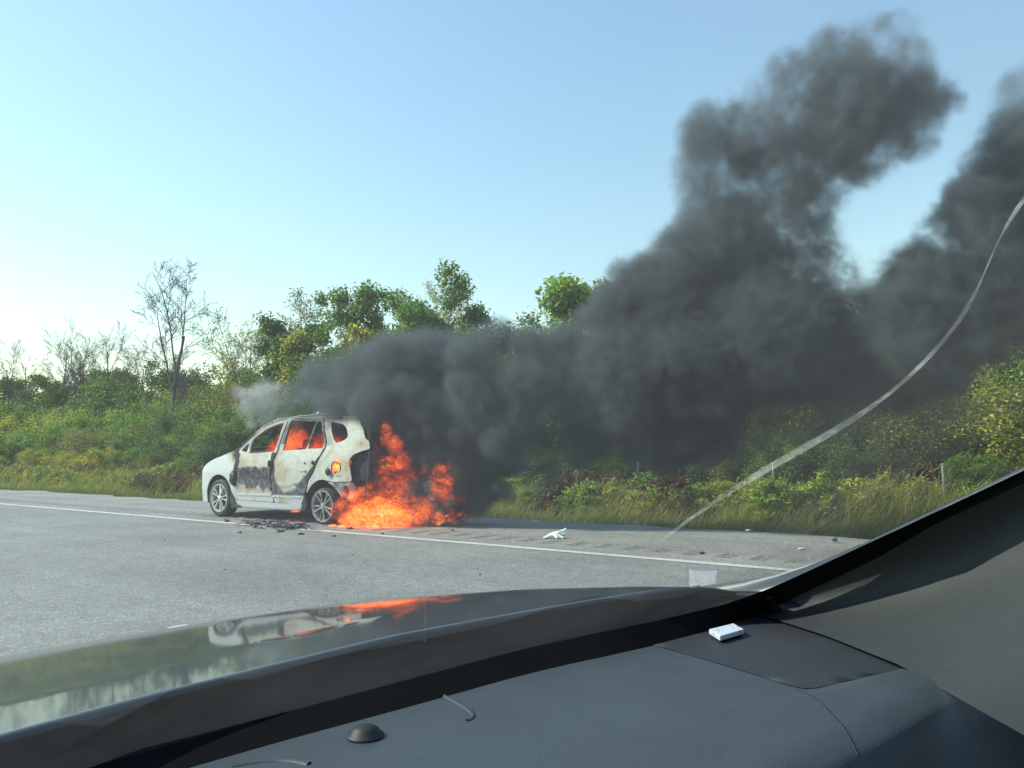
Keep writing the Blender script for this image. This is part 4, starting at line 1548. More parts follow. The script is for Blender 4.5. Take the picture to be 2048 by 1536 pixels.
own_tube('dash_seam', curve_on_dash([(0.872, 0.30), (0.83, 0.258), (0.78, 0.222), (0.755, 0.207)], -0.0003), 0.0011, M['seal'], dash)
own_tube('demister_lip', curve_on_dash([(0.652, 0.622), (0.64, 0.585), (0.622, 0.541), (0.608, 0.517), (0.598, 0.510), (0.592, 0.512)], -0.0012), 0.0030, M['dash'], dash)
own_tube('demister_lip', curve_on_dash([(0.40, 0.60), (0.418, 0.59), (0.430, 0.578), (0.436, 0.565), (0.438, 0.55)], -0.002), 0.004, M['dash'], dash)
bm = bmesh.new()
lathe(bm, [(0.0, 0.0165), (0.0015, 0.0165), (0.002, 0.0135), (0.006, 0.012), (0.0088, 0.008), (0.0098, 0.0035), (0.010, 0.0001)], 28, 'Z', (0.508 - OX, 0.560, 0.8835))
bm_obj('sun_sensor', bm, dash, M['seal'], True)
# front edge seal where the dash meets the glass
own_tube('glass_seal', [(x, y_front(x) + 0.004, 0.880) for x in np.linspace(-0.46, 1.225, 40)], 0.010, M['seal'])
# cowl grille panel between hood and glass
rows = []
for v in (-4.0, 0, 0.25, 0.5, 0.8, 1.0):
    row = []
    for x in np.linspace(-0.44, 1.13, 50):
        ya, yb = y_rear(x) + 0.03, y_front(x) + 0.006
        z = crest(y_rear(x)) - 0.004
        if v < 0:
            row.append((x, ya + 0.35, z - 0.10))
        else:
            row.append((x, ya + (yb - ya) * v, z + (0.876 - z) * v - 0.014 * math.sin(v * math.pi)))
    rows.append(row)
own_grid('cowl_panel', rows, M['cowl'])
# A pillar, glass, roof, door -------------------------------------
E0 = np.array([1.22, 0.491, 0.881])
ED = np.array([-0.212, -0.864, 0.470])


def edge(t, off=(0, 0, 0)):
    return tuple(E0 + ED * t + np.array(off))


ts = np.linspace(-0.02, 1.05, 24)


def lower(t):
    return np.array([np.interp(t, [-0.05, 0, 0.25, 0.5, 0.75, 1.1], q) for q in ([1.215, 1.205, 1.10, 1.0, 0.93, 0.90], [0.50, 0.475, 0.335, 0.225, 0.15, -0.05], [0.884, 0.886, 0.889, 0.890, 0.880, 0.80])])


rows = []
for w in np.linspace(0, 1, 14):
    rows.append([tuple(np.array(edge(t)) * (1 - w) + lower(t) * w + np.array([0.075, -0.02, -0.02]) * math.sin(math.pi * min(1, w * 1.0)) ** 0.8 * min(1.0, 0.12 + t * 2.2)) for t in ts])
own_grid('pillar_trim', rows[::-1], M['pillar'])
# outside of the pillar: glossy strip running down to the fender
rows = []
for off in ((0.006, 0.012, 0.004), (0.018, 0.022, 0.006), (0.034, 0.03, 0.003), (0.05, 0.034, -0.01), (0.06, 0.03, -0.03)):
    rows.append([edge(t, off) for t in np.linspace(0.0, 1.05, 20)])
own_grid('pillar_cover', rows, M['gloss_grey'])
# smooth bright moulding where cowl, fender and pillar meet
top = [(1290, 1187), (1350, 1180), (1420, 1171), (1490, 1160), (1550, 1148), (1610, 1132), (1670, 1110), (1720, 1088)]
bot = [(1290, 1240), (1350, 1230), (1420, 1217), (1490, 1200), (1550, 1178), (1610, 1150), (1670, 1118), (1720, 1092)]
rows = []
for w in np.linspace(0, 1, 9):
    row = []
    for q, (a, b) in enumerate(zip(top, bot)):
        X = 1.165 + 0.055 * q / 7 + 0.010 * math.cos(w * 3.14)
        row.append(tuple(at_x(a[0] * (1 - w) + b[0] * w, a[1] * (1 - w) + b[1] * w, X)))
    rows.append(row)
own_grid('cowl_moulding', rows, M['gloss_grey'])
# windshield
rows = []
for v in np.linspace(0, 1, 14):
    row = []
    for x in np.linspace(-0.47, 1.22, 40):
        y = y_front(x) + 0.008
        s = (x - OX) / 0.85
        row.append((x + (-0.212 * s) * v, y - 0.864 * v + 0.02 * math.sin(v * math.pi) * (1 - s * s), 0.884 + 0.470 * v + 0.03 * math.sin(v * math.pi) * (1 - s * s)))
    rows.append(row)
own_grid('windshield', rows, M['glass'])
# pale ribbon on the glass, painted in place of a reflected arc
_gv = [Vector(p) for r in rows for p in r]
_gm = len(rows[0])
_gf = [(i * _gm + j, i * _gm + j + 1, (i + 1) * _gm + j + 1, (i + 1) * _gm + j) for i in range(len(rows) - 1) for j in range(_gm - 1)]
bvh = BVHTree.FromPolygons(_gv, _gf)


# black ceramic border baked onto the glass along the dash and up the pillar
fu = [(-60, 1600), (150, 1543), (550, 1430), (850, 1350), (1060, 1294), (1250, 1254), (1400, 1224), (1490, 1199), (1570, 1165), (1650, 1126), (1750, 1080), (1850, 1034), (1974, 976), (2075, 928)]
fl = [(-60, 1660), (150, 1600), (550, 1485), (850, 1405), (1060, 1345), (1250, 1305), (1400, 1270), (1490, 1240), (1570, 1205), (1650, 1166), (1750, 1118), (1850, 1070), (1974, 1010), (2075, 962)]


def fine(P, n=120):
    P = np.array(P, float)
    d = np.r_[0, np.cumsum(np.linalg.norm(np.diff(P, axis=0), axis=1))]
    t = np.linspace(0, 1, n)
    Q = np.stack([np.interp(t * d[-1], d, P[:, 0]), np.interp(t * d[-1], d, P[:, 1])], -1)
    for _ in range(25):
        Q[1:-1] = 0.5 * Q[1:-1] + 0.25 * (Q[2:] + Q[:-2])
    return Q


V = []
for a, b in zip(fine(fu), fine(fl)):
    for q in (a, b):
        dd = Vector(ray(*q)).normalized()
        hit = bvh.ray_cast(Vector((0, 0, CAM_H)), dd)
        V.append(hit[0] - dd * 0.001 if hit[0] else None)
keep = [i for i in range(len(V) // 2) if V[2 * i] is not None]
VV = []
for i in keep:
    a, b = V[2 * i], V[2 * i + 1]
    if b is None:                       # below the foot of the glass: carry on down the glass plane
        dd = Vector(ray(*fine(fl)[i])).normalized()
        reach = (a - Vector((0, 0, CAM_H))).length
        b = Vector((0, 0, CAM_H)) + dd * min((0.8815 - CAM_H) / dd.z if dd.z < -0.01 else 9.0, reach * 1.04)
    VV += [tuple(a), tuple(b)]
own_mesh('glass_border', VV, [(2 * i, 2 * i + 1, 2 * i + 3, 2 * i + 2) for i in range(len(keep) - 1)], M['seal_matt'])


def reflection_ribbon(pts, name):
    P = np.array([p[:2] for p in pts], float)
    W = np.array([p[2] for p in pts], float)
    d = np.r_[0, np.cumsum(np.linalg.norm(np.diff(P, axis=0), axis=1))]
    t = np.linspace(0, d[-1], 60)
    Q = np.stack([np.interp(t, d, P[:, 0]), np.interp(t, d, P[:, 1])], -1)
    for _ in range(12):
        Q[1:-1] = 0.5 * Q[1:-1] + 0.25 * (Q[2:] + Q[:-2])
    w = np.interp(t, d, W)
    T = np.gradient(Q, axis=0)
    T /= np.linalg.norm(T, axis=1)[:, None]
    Nn = np.stack([-T[:, 1], T[:, 0]], -1)
    V, F = [], []
    for q, n_, ww in zip(Q, Nn, w):
        for s in (-1, 1):
            dd = Vector(ray(*(q + n_ * s * ww * 0.5))).normalized()
            hit = bvh.ray_cast(Vector((0, 0, CAM_H)), dd)
            h = hit[0] - dd * 0.0015
            V.append((h.x, h.y, h.z))
    F = [(2 * i, 2 * i + 1, 2 * i + 3, 2 * i + 2) for i in range(len(Q) - 1)]
    return own_mesh(name, V, F, M['reflection_ribbon'])


def reflection_ribbon_mat():  # patchy pale film standing in for a reflection in the glass
    k = NT('painted_reflection')
    tr = k.n('BsdfTransparent')
    du = k.n('BsdfTranslucent')
    du.inputs[0].default_value = (0.8, 0.83, 0.76, 1)
    ms = k.n('MixShader')
    k.l(k.ramp(k.noise(k.coord(), 22, 5, 0.75), [(0.32, (0.01,) * 3), (0.5, (0.09,) * 3), (0.68, (0.26,) * 3)]), ms.inputs[0])
    k.l(tr.outputs[0], ms.inputs[1])
    k.l(du.outputs[0], ms.inputs[2])
    k.l(ms.outputs[0], k.out.inputs[0])
    return k.m


M['reflection_ribbon'] = reflection_ribbon_mat()
reflection_ribbon([(1325, 1080, 5), (1400, 1022, 7), (1500, 957, 13), (1600, 900, 15), (1690, 850, 13), (1760, 803, 8), (1830, 745, 8), (1890, 680, 8), (1935, 620, 9), (1952, 590, 7), (1975, 530, 3), (2000, 470, 4), (2030, 420, 9), (2055, 388, 9)], 'reflection_arc')
# roof lining and roof
rows = []
for y, z in ((-0.30, 1.36), (-0.5, 1.42), (-1.0, 1.49), (-1.8, 1.48), (-2.4, 1.42)):
    rows.append([(OX + 0.66 * s, y - 0.08 * s * s * (y > -0.6), z - 0.07 * abs(s) ** 3) for s in np.linspace(-1, 1, 17)])
own_grid('roof', rows, M['headliner'], thick=0.03)
for s in (-1, 1):
    rows = []
    for z, dx in ((0.90, 0.855), (0.88, 0.835), (0.80, 0.83), (0.55, 0.82), (0.30, 0.84)):
        rows.append([(OX + s * (dx - (0.02 if 0.5 < z < 0.85 else 0)), y, z + 0.02 * (y < -0.2) * (z > 0.85)) for y in np.linspace(0.44, -1.1, 12)])
    o = own_grid('door_panel', rows, M['dash_dark'], thick=0.03)
    bm = bmesh.new()
    box(bm, (s * 0.76, -0.25, 0.66), (0.08, 0.5, 0.06))
    bevel(bm_obj('arm_rest', bm, o, M['pillar']), 0.02, 3)
    own_tube('side_pillar', [(OX + s * 0.83, -1.05, 0.88), (OX + s * 0.78, -1.1, 1.15), (OX + s * 0.66, -1.15, 1.42)], 0.05, M['headliner'])
# glove box front under the dash
bm = bmesh.new()
box(bm, (0.42, 0.27, 0.62), (0.95, 0.16, 0.3))
bevel(bm_obj('glove_box', bm, own, M['dash_dark']), 0.04, 3)
bm = bmesh.new()
box(bm, (0.0, -0.4, 0.25), (1.6, 2.0, 0.06))
bm_obj('floor_mat', bm, own, M['seal'])
# front passenger seat (its edge shows beside the door)
seat2 = empty('passenger_seat', (0, 0, 0), 0, own)
bm = bmesh.new()
box(bm, (0.40, -0.52, 0.50), (0.50, 0.5, 0.16))
bevel(bm_obj('seat_cushion', bm, seat2, M['pillar']), 0.06, 4)
bm = bmesh.new()
box(bm, (0.40, -0.86, 0.82), (0.48, 0.14, 0.62), Matrix.Rotation(R(14), 4, 'X'))
bevel(bm_obj('seat_back', bm, seat2, M['pillar']), 0.06, 4)

# small printed white card on the dash
def card_mat():
    k = NT('printed_card')
    P = k.coord()
    pr = k.ramp(k.voro(P, 140, 'Distance'), [(0.25, (0.10, 0.11, 0.2)), (0.4, (0.55, 0.58, 0.64))])
    band = k.ramp(k.noise(P, 55, 2), [(0.50, (0, 0, 0)), (0.56, (1, 1, 1))])
    k.base(k.mix(k.math('MULTIPLY', band, 0.9), (0.55, 0.58, 0.64), pr), 0.5)
    return k.m


cq = [at_z(1418, 1258, 0.8935), at_z(1440, 1272, 0.8935), at_z(1488, 1258, 0.8935), at_z(1467, 1246, 0.8935)]
cc = sum(cq) / 4
bm = bmesh.new()
top = [bm.verts.new(Vector(p - cc) + Vector((0, 0, 0.0))) for p in cq]
bot = [bm.verts.new(Vector(p - cc) * 1.02 + Vector((0, 0, -0.0065))) for p in cq]
bm.faces.new(top)
bm.faces.new(bot[::-1])
for i in range(4):
    bm.faces.new((top[i], bot[i], bot[(i + 1) % 4], top[(i + 1) % 4]))
bmesh.ops.recalc_face_normals(bm, faces=bm.faces)
o = bm_obj('folded_card', bm, None, card_mat())
o.location = cc
bevel(o, 0.0012)
tag(o, 'small white folded card with faint print lying on the dashboard', 'card')

# ================================================================== LITTER AND DEBRIS
def lump(name, c, size, seed, mat, label, cat, group=None, rot=0.0, sub=2, amp=0.5):
    bm = bmesh.new()
    bmesh.ops.create_icosphere(bm, subdivisions=sub, radius=1.0)
    o3 = Vector((seed * 3.7, seed * 1.3, seed * 2.1))
    for v in bm.verts:
        f = 1 + amp * mnoise.noise(v.co * 1.4 + o3) + amp * 0.6 * mnoise.noise(v.co * 3.5 + o3)
        v.co = Vector((v.co.x * size[0] * f, v.co.y * size[1] * f, max(-0.25, v.co.z) * size[2] * f))
    o = bm_obj(name, bm, None, mat, False)
    o.location = c
    o.rotation_euler = (0, 0, rot)
    return tag(o, label, cat, group)


rng = np.random.default_rng(5)
# molten heap beside the sill: flattened strips lying over each other
heap = empty('melted_trim', (7.45, 10.15, 0.0))
tag(heap, 'heap of melted black trim strips on the line beside the van', 'debris')
for i in range(46):
    a = rng.normal(1.45, 0.22)
    L = rng.uniform(0.15, 0.5)
    c = np.array([rng.normal(0, 0.15), rng.normal(0, 0.36), 0.006 + 0.0008 * i])
    P = [c + np.array([math.cos(a), math.sin(a), 0]) * L * (t - 0.5) + np.array([0, 0, 0.012 * math.sin(t * 7 + i)]) + rng.normal(0, 0.012, 3) * np.array([1, 1, 0.2]) for t in np.linspace(0, 1, 7)]
    w = rng.uniform(0.012, 0.035)
    d = np.array([-math.sin(a), math.cos(a), 0])
    V = []
    for q, p in enumerate(P):
        ww = w * (0.5 + 0.7 * math.sin(math.pi * (q + 0.6) / 7.2)) * rng.uniform(0.7, 1.3)
        V += [p - d * ww, p + d * ww * 0.2 + np.array([0, 0, 0.012]), p + d * ww]
    F = []
    for q in range(6):
        b = q * 3
        F += [(b, b + 1, b + 4, b + 3), (b + 1, b + 2, b + 5, b + 4)]
    mesh('strip', V, F, heap, M['melted'])
spots = [(at_z(px, py), s) for px, py, s in ((452, 1043, 4), (480, 1066, 2.5), (560, 1064, 3.5), (602, 1069, 3), (668, 1073, 2.0), (700, 1058, 3.5), (690, 1052, 4), (765, 1068, 2), (905, 1062, 2))]
for i, (p, s) in enumerate(spots):
    near = 'on the asphalt beside the white line' if p[0] < 7.28 else 'on the shoulder next to the van'
    lump('charred_scrap', (p[0], p[1], 0.004), (0.012 * s, 0.018 * s, 0.008 * s), i + 1, M['melted'], 'small charred black scrap ' + near, 'debris', 'charred scraps ' + near, rng.uniform(0, 3))
p = at_z(1670, 1083)
lump('stone', (p[0], p[1], 0.01), (0.035, 0.03, 0.03), 40, M['char'], 'dark stone on the shoulder near the grass', 'stone')
p = at_z(1404, 1108)
lump('stone', (p[0], p[1], 0.008), (0.05, 0.02, 0.015), 41, M['char'], 'flat dark chip lying on the rumble strip', 'stone')
M['litter'] = simple('white_plastic_litter', (0.78, 0.78, 0.74), 0.5, 0, 0.08, 20)
p = at_z(1602, 1099)
lump('paper_scrap', (p[0], p[1], 0.008), (0.045, 0.03, 0.012), 42, M['litter'], 'crumpled white scrap lying on the middle of the shoulder', 'litter')
p = at_z(1497, 1062)
lump('paper_scrap', (p[0], p[1], 0.012), (0.05, 0.035, 0.012), 43, M['litter'], 'flattened white scrap at the grass edge of the shoulder', 'litter')
for px, py in ((330, 1080), (705, 1110), (450, 1140), (960, 1150), (1010, 1060)):
    p = at_z(px, py)
    lump('pebble', (p[0], p[1], 0.003), (0.010, 0.012, 0.007), px, M['char'], 'tiny dark pebble on the grey road', 'pebble', 'pebbles on the road', rng.uniform(0, 3), 1)

# white glove dropped on the shoulder: cuff, palm and fingers as one crumpled skin
gp = at_z(1112, 1077)
gx, gy = np.array([_r0[0], _r0[1], 0]), np.array([-_r0[1], _r0[0], 0])


def skin_mesh(name, joints, edges, mat, sub=2):
    me = bpy.data.meshes.new(name)
    me.from_pydata([j[0] for j in joints], edges, [])
    o = link(name, me, None, mat)
    md = o.modifiers.new('skin', 'SKIN')
    for i, j in enumerate(joints):
        me.skin_vertices[0].data[i].radius = j[1]
        me.skin_vertices[0].data[i].use_root = (i == 0)
    s = o.modifiers.new('sub', 'SUBSURF')
    s.levels = sub
    s.render_levels = sub
    return o


def G(u, v, z):
    q = gx * u + gy * v
    return (float(q[0]), float(q[1]), z)


J = [(G(0, 0, 0.05), (0.047, 0.031)), (G(-0.06, 0.01, 0.045), (0.043, 0.028)), (G(-0.11, 0.0, 0.02), (0.041, 0.020)), (G(-0.16, -0.01, 0.010), (0.030, 0.008)),
     (G(0.05, 0.02, 0.075), (0.022, 0.022)), (G(0.10, 0.02, 0.095), (0.018, 0.018)), (G(0.135, 0.02, 0.118), (0.014, 0.014)),
     (G(0.04, 0.0, 0.05), (0.022, 0.021)), (G(0.10, 0.01, 0.052), (0.019, 0.020)), (G(0.145, 0.015, 0.045), (0.015, 0.015)),
     (G(0.025, -0.03, 0.04), (0.020, 0.020)), (G(0.06, -0.05, 0.024), (0.018, 0.017)), (G(0.09, -0.07, 0.012), (0.015, 0.014)),
     (G(0.05, 0.045, 0.045), (0.018, 0.017)), (G(0.10, 0.065, 0.03), (0.016, 0.015)),
     (G(0.0, -0.045, 0.03), (0.019, 0.017)), (G(0.012, -0.085, 0.012), (0.015, 0.013))]
Ed = [(0, 1), (1, 2), (2, 3), (0, 4), (4, 5), (5, 6), (0, 7), (7, 8), (8, 9), (0, 10), (10, 11), (11, 12), (0, 13), (13, 14), (0, 15), (15, 16)]
M['glove'] = simple('white_glove_rubber', (0.8, 0.82, 0.78), 0.5, 0, 0.06, 40, 0.3)
glove = skin_mesh('glove', J, Ed, M['glove'])
glove.location = (gp[0], gp[1], 0.0)
tag(glove, 'crumpled white glove lying on the paved shoulder behind the van', 'glove')

# ================================================================== SMOKE AND FIRE (density grids)
def fft_noise(shape, beta, seed, an=(1, 1, 1), kmin=0.0):
    rng = np.random.default_rng(seed)
    g = np.fft.rfftn(rng.standard_normal(shape).astype(np.float32))
    k = np.sqrt((np.fft.fftfreq(shape[0])[:, None, None] * an[0]) ** 2 + (np.fft.fftfreq(shape[1])[None, :, None] * an[1]) ** 2 + (np.fft.rfftfreq(shape[2])[None, None, :] * an[2]) ** 2)
    k[0, 0, 0] = 1
    f = k ** (-beta)
    f[k < kmin] = 0
    f[0, 0, 0] = 0
    r = np.fft.irfftn(g * f, s=shape)
    return (r / r.std()).astype(np.float32)


def volume_object(name, D, lo, hi, mat, origin, ax):
    """grid D (nx,ny,nz) in a local box lo..hi; origin/ax place the local x axis in plan"""
    nx, ny, nz = D.shape
    lo, hi = np.array(lo, float), np.array(hi, float)
    me = bpy.data.meshes.new(name)
    me.vertices.add(D.size)
    a = me.attributes.new('d', 'FLOAT', 'POINT')
    a.data.foreach_set('value', D.astype(np.float32).ravel())
    g = [np.linspace(lo[i], hi[i], D.shape[i], dtype=np.float32) for i in range(3)]
    co = np.stack(np.meshgrid(*g, indexing='ij'), -1)
    me.vertices.foreach_set('co', co.ravel())
    o = link(name, me, None, mat)
    o.location = origin
    o.rotation_euler = (0, 0, math.atan2(ax[1], ax[0]))
    ng = bpy.data.node_groups.new(name + '_grid', 'GeometryNodeTree')
    ng.interface.new_socket('Geometry', in_out='INPUT', socket_type='NodeSocketGeometry')
    ng.interface.new_socket('Geometry', in_out='OUTPUT', socket_type='NodeSocketGeometry')
    n, L = ng.nodes, ng.links.new
    gi, go = n.new('NodeGroupInput'), n.new('NodeGroupOutput')
    vc = n.new('GeometryNodeVolumeCube')
    vc.inputs['Min'].default_value = lo
    vc.inputs['Max'].default_value = hi
    for i, k in enumerate('XYZ'):
        vc.inputs['Resolution ' + k].default_value = D.shape[i]
    pos = n.new('GeometryNodeInputPosition')

    def vm(op, a, b=None):
        m = n.new('ShaderNodeVectorMath')
        m.operation = op
        L(a, m.inputs[0])
        if b is not None:
            m.inputs[1].default_value = b
        return m
    cell = (hi - lo) / (np.array(D.shape) - 1)
    q = vm('SUBTRACT', pos.outputs[0], lo)
    q = vm('DIVIDE', q.outputs[0], cell)
    q = vm('ADD', q.outputs[0], (0.5, 0.5, 0.5))
    q = vm('FLOOR', q.outputs[0])
    q = vm('DOT_PRODUCT', q.outputs[0], (ny * nz, nz, 1))
    si = n.new('GeometryNodeSampleIndex')
    si.data_type = 'FLOAT'
    si.clamp = True
    L(gi.outputs[0], si.inputs['Geometry'])
    na = n.new('GeometryNodeInputNamedAttribute')
    na.data_type = 'FLOAT'
    na.inputs[0].default_value = 'd'
    L(na.outputs[0], si.inputs['Value'])
    L(q.outputs['Value'], si.inputs['Index'])
    L(si.outputs[0], vc.inputs['Density'])
    sm = n.new('GeometryNodeSetMaterial')
    sm.inputs['Material'].default_value = mat
    L(vc.outputs[0], sm.inputs[0])
    L(sm.outputs[0], go.inputs[0])
    md = o.modifiers.new('grid', 'NODES')
    md.node_group = ng
    return o


def smoke_mat(name, density, col, aniso=0.2):
    k = NT(name)
    k.t.nodes.remove(k.b)
    pv = k.n('VolumePrincipled')
    pv.inputs['Density'].default_value = density
    pv.inputs['Color'].default_value = (*col, 1)
    pv.inputs['Anisotropy'].default_value = aniso
    k.l(pv.outputs[0], k.out.inputs['Volume'])
    return k.m


def fire_mat(name, strength, dens, red=0.0):
    k = NT(name)
    k.t.nodes.remove(k.b)
    d = k.attr('density')
    em = k.n('Emission')
    k.l(k.ramp(d, [(0.0, (0.8, 0.045 - 0.02 * red, 0.008)), (0.25, (1.0, 0.10 - 0.04 * red, 0.012)), (0.6, (1.0, 0.20 - 0.08 * red, 0.018)), (1.0, (1.0, 0.42 - 0.16 * red, 0.07))]), em.inputs[0])
    k.l(k.math('MULTIPLY', k.math('POWER', d, 1.4), strength), em.inputs[1])
    ab = k.n('VolumeAbsorption')
    ab.inputs[0].default_value = (0.35, 0.12, 0.05, 1)
    k.l(k.math('MULTIPLY', d, dens), ab.inputs[1])
    ad = k.n('AddShader')
    k.l(em.outputs[0], ad.inputs[0])
    k.l(ab.outputs[0], ad.inputs[1])
    k.l(ad.outputs[0], k.out.inputs['Volume'])
    return k.m


AX = np.array([_c, -_s])            # downwind, across the view
AY = np.array([_s, _c])
ANG = math.atan2(AX[1], AX[0])


def to_local(P):
    """world -> (along AX, along AY, z)"""
    return np.array([P[0] * AX[0] + P[1] * AX[1], P[0] * AY[0] + P[1] * AY[1], P[2]])


def blob_field(puffs, lo, hi, vox):
    shape = tuple(int(round((hi[i] - lo[i]) / vox)) + 1 for i in range(3))
    g = [np.linspace(lo[i], hi[i], shape[i], dtype=np.float32) for i in range(3)]
    f = np.full(shape, -3.0, np.float32)
    w = np.zeros(shape, np.float32)
    for (c, r, dens) in puffs:
        sl = []
        for i in range(3):
            m = 1.9 * r[i]
            a = np.searchsorted(g[i], c[i] - m)
            b = np.searchsorted(g[i], c[i] + m)
            sl.append(slice(a, max(a + 1, b)))
        x = (g[0][sl[0]] - c[0])[:, None, None] / r[0]
        y = (g[1][sl[1]] - c[1])[None, :, None] / r[1]
        z = (g[2][sl[2]] - c[2])[None, None, :] / r[2]
        q = 1 - np.sqrt(x * x + y * y + z * z)
        sub = f[tuple(sl)]
        # smooth union keeps the lobes
        np.copyto(sub, np.logaddexp(sub * 6, q * 6) / 6)
        ws = w[tuple(sl)]
        np.copyto(ws, np.maximum(ws, dens * np.clip(q * 2.2 + 0.6, 0, 1)))
    return f, w, g


def drift(px):
    return float(np.interp(px, [640, 780, 960, 1100, 1300, 1600, 2000], [13.0, 11.95, 11.8, 11.5, 11.1, 10.4, 9.8]))


def puff(px, py, rpx, dens=1.0, D=12.4, dd=0.0, sq=1.0, thin=1.0):
    P = at_depth(px, py, D + dd)
    r = rpx / FPX * (D + dd)
    return (to_local(P), (r, r * thin, r * sq), dens)


prs = random.Random(4)
S = []
core = [(1640, 300, 72, 1.1), (1720, 300, 64, 1.0), (1700, 235, 82, 1.1), (1560, 360, 82, 1.1), (1790, 268, 55, 0.9), (1640, 375, 55, 0.8), (850, 1002, 34, 1.5), (826, 985, 26, 1.2), (885, 1012, 30, 1.5), (915, 985, 38, 1.4), (1420, 270, 55, 0.6), (1520, 225, 60, 0.7), (1600, 165, 62, 0.75), (1680, 105, 56, 0.75), (1740, 70, 45, 0.6), (1820, 115, 42, 0.6), (1845, 190, 52, 0.7), (1400, 380, 50, 0.5), (1980, 640, 85, 0.6), (1900, 600, 90, 0.8), (1800, 560, 70, 0.7), (800, 872, 34, 1.4), (842, 880, 40, 1.5), (885, 890, 46, 1.5), (762, 846, 22, 0.7), (1000, 900, 60, 1.2), (885, 985, 36, 1.2), (915, 1015, 26, 1.2), (935, 960, 40, 1.3), (860, 960, 30, 0.8), (800, 838, 45, 0.9), (850, 810, 60, 1.0), (900, 860, 62, 1.2), (960, 800, 75, 1.0), (930, 915, 55, 1.3), (965, 975, 42, 1.3), (955, 1010, 30, 1.2), (890, 930, 40, 1.2), (1040, 850, 85, 1.1), (1060, 770, 80, 0.9), (1160, 770, 95, 0.95), (1170, 860, 75, 1.1), (1270, 740, 115, 0.95), (1290, 850, 80, 1.1),
        (1400, 730, 130, 0.95), (1410, 850, 75, 1.1), (1500, 820, 80, 0.6), (1520, 690, 140, 0.9), (1640, 690, 130, 1.0), (1600, 800, 90, 0.5), (1740, 700, 125, 0.9), (1830, 670, 120, 1.0), (1700, 800, 85, 0.25), (1930, 620, 110, 0.8), (1860, 780, 80, 0.12), (2050, 600, 110, 0.3), (1450, 895, 55, 0.35), (1330, 905, 50, 0.8), (1080, 930, 50, 0.9), (1010, 985, 26, 0.8),
        (720, 750, 62, 0.34), (640, 775, 58, 0.42), (790, 735, 66, 0.5), (570, 805, 46, 0.36), (690, 800, 58, 0.6), (760, 800, 55, 0.8), (870, 725, 66, 0.6), (960, 715, 60, 0.5), (1000, 668, 36, 0.8), (1060, 690, 40, 0.6), (1130, 690, 52, 0.6), (1180, 660, 45, 0.5),
        (1230, 620, 62, 0.9), (1290, 590, 80, 1.0), (1262, 545, 42, 0.7), (1350, 600, 90, 1.0), (1390, 520, 85, 0.8), (1450, 560, 90, 0.9), (1590, 560, 95, 1.1), (1500, 460, 85, 0.8), (1420, 420, 60, 0.5), (1390, 340, 45, 0.42), (1430, 300, 52, 0.5), (1480, 380, 75, 0.7), (1560, 420, 70, 0.8), (1620, 480, 62, 0.9), (1650, 570, 80, 0.8),
        (1530, 300, 80, 0.75), (1610, 250, 80, 0.85), (1620, 320, 70, 0.7), (1700, 180, 78, 0.85), (1720, 270, 75, 0.8), (1780, 230, 70, 0.8), (1760, 120, 58, 0.75), (1800, 170, 48, 0.7), (1790, 60, 42, 0.28), (1850, 235, 40, 0.5), (1905, 205, 26, 0.6), (1870, 245, 24, 0.4), (1570, 175, 40, 0.2), (1500, 235, 40, 0.25), (1830, 280, 40, 0.4),
        (2050, 290, 80, 0.9), (2010, 360, 82, 1.0), (1960, 430, 82, 1.0), (1910, 495, 80, 0.9), (1850, 560, 80, 1.0), (1780, 610, 80, 1.0), (2090, 420, 110, 1.0), (2040, 500, 100, 0.9), (1980, 560, 90, 0.8), (2050, 190, 50, 0.3), (2130, 340, 120, 1.0), (2120, 200, 70, 0.3)]
for px, py, rp, dn in core:
    rp *= 1.12 if py < 420 else 1.0
    dn *= 0.72 if py < 420 else 1.0
    dn *= 1.25 if (760 < px < 1000 and py > 780) else 1.0
    S.append(puff(px, py, rp, dn, drift(px), prs.uniform(-0.25, 0.3)))
    for q in range(3):                     # smaller billows on each lobe
        a = prs.uniform(0, 6.28)
        S.append(puff(px + rp * 0.75 * math.cos(a), py + rp * 0.6 * math.sin(a), rp * prs.uniform(0.3, 0.5), dn, drift(px), prs.uniform(-0.5, 0.5)))
lo = np.min([c - np.array(r) * 1.35 for c, r, d in S], axis=0)
hi = np.max([c + np.array(r) * 1.35 for c, r, d in S], axis=0)
lo[2] = 0.0
VOX = 0.048
f, w, g = blob_field(S, lo, hi, VOX)
nz1 = fft_noise(f.shape, 1.9, 11, kmin=0.011)
wa, wb = fft_noise(f.shape, 2.1, 14, kmin=0.008), fft_noise(f.shape, 2.1, 15, kmin=0.008)
ix = np.clip(np.arange(f.shape[0])[:, None, None] + (wa * 5).astype(np.int32), 0, f.shape[0] - 1)
iz = np.clip(np.arange(f.shape[2])[None, None, :] + (wb * 5).astype(np.int32), 0, f.shape[2] - 1)
iy = np.broadcast_to(np.arange(f.shape[1])[None, :, None], f.shape)
nz2 = np.abs(fft_noise(f.shape, 1.65, 12, kmin=0.02))[ix, iy, iz]
nz3 = fft_noise(f.shape, 1.35, 13, (0.7, 1, 1.1), kmin=0.04)[ix, iy, iz]
del wa, wb, ix, iz
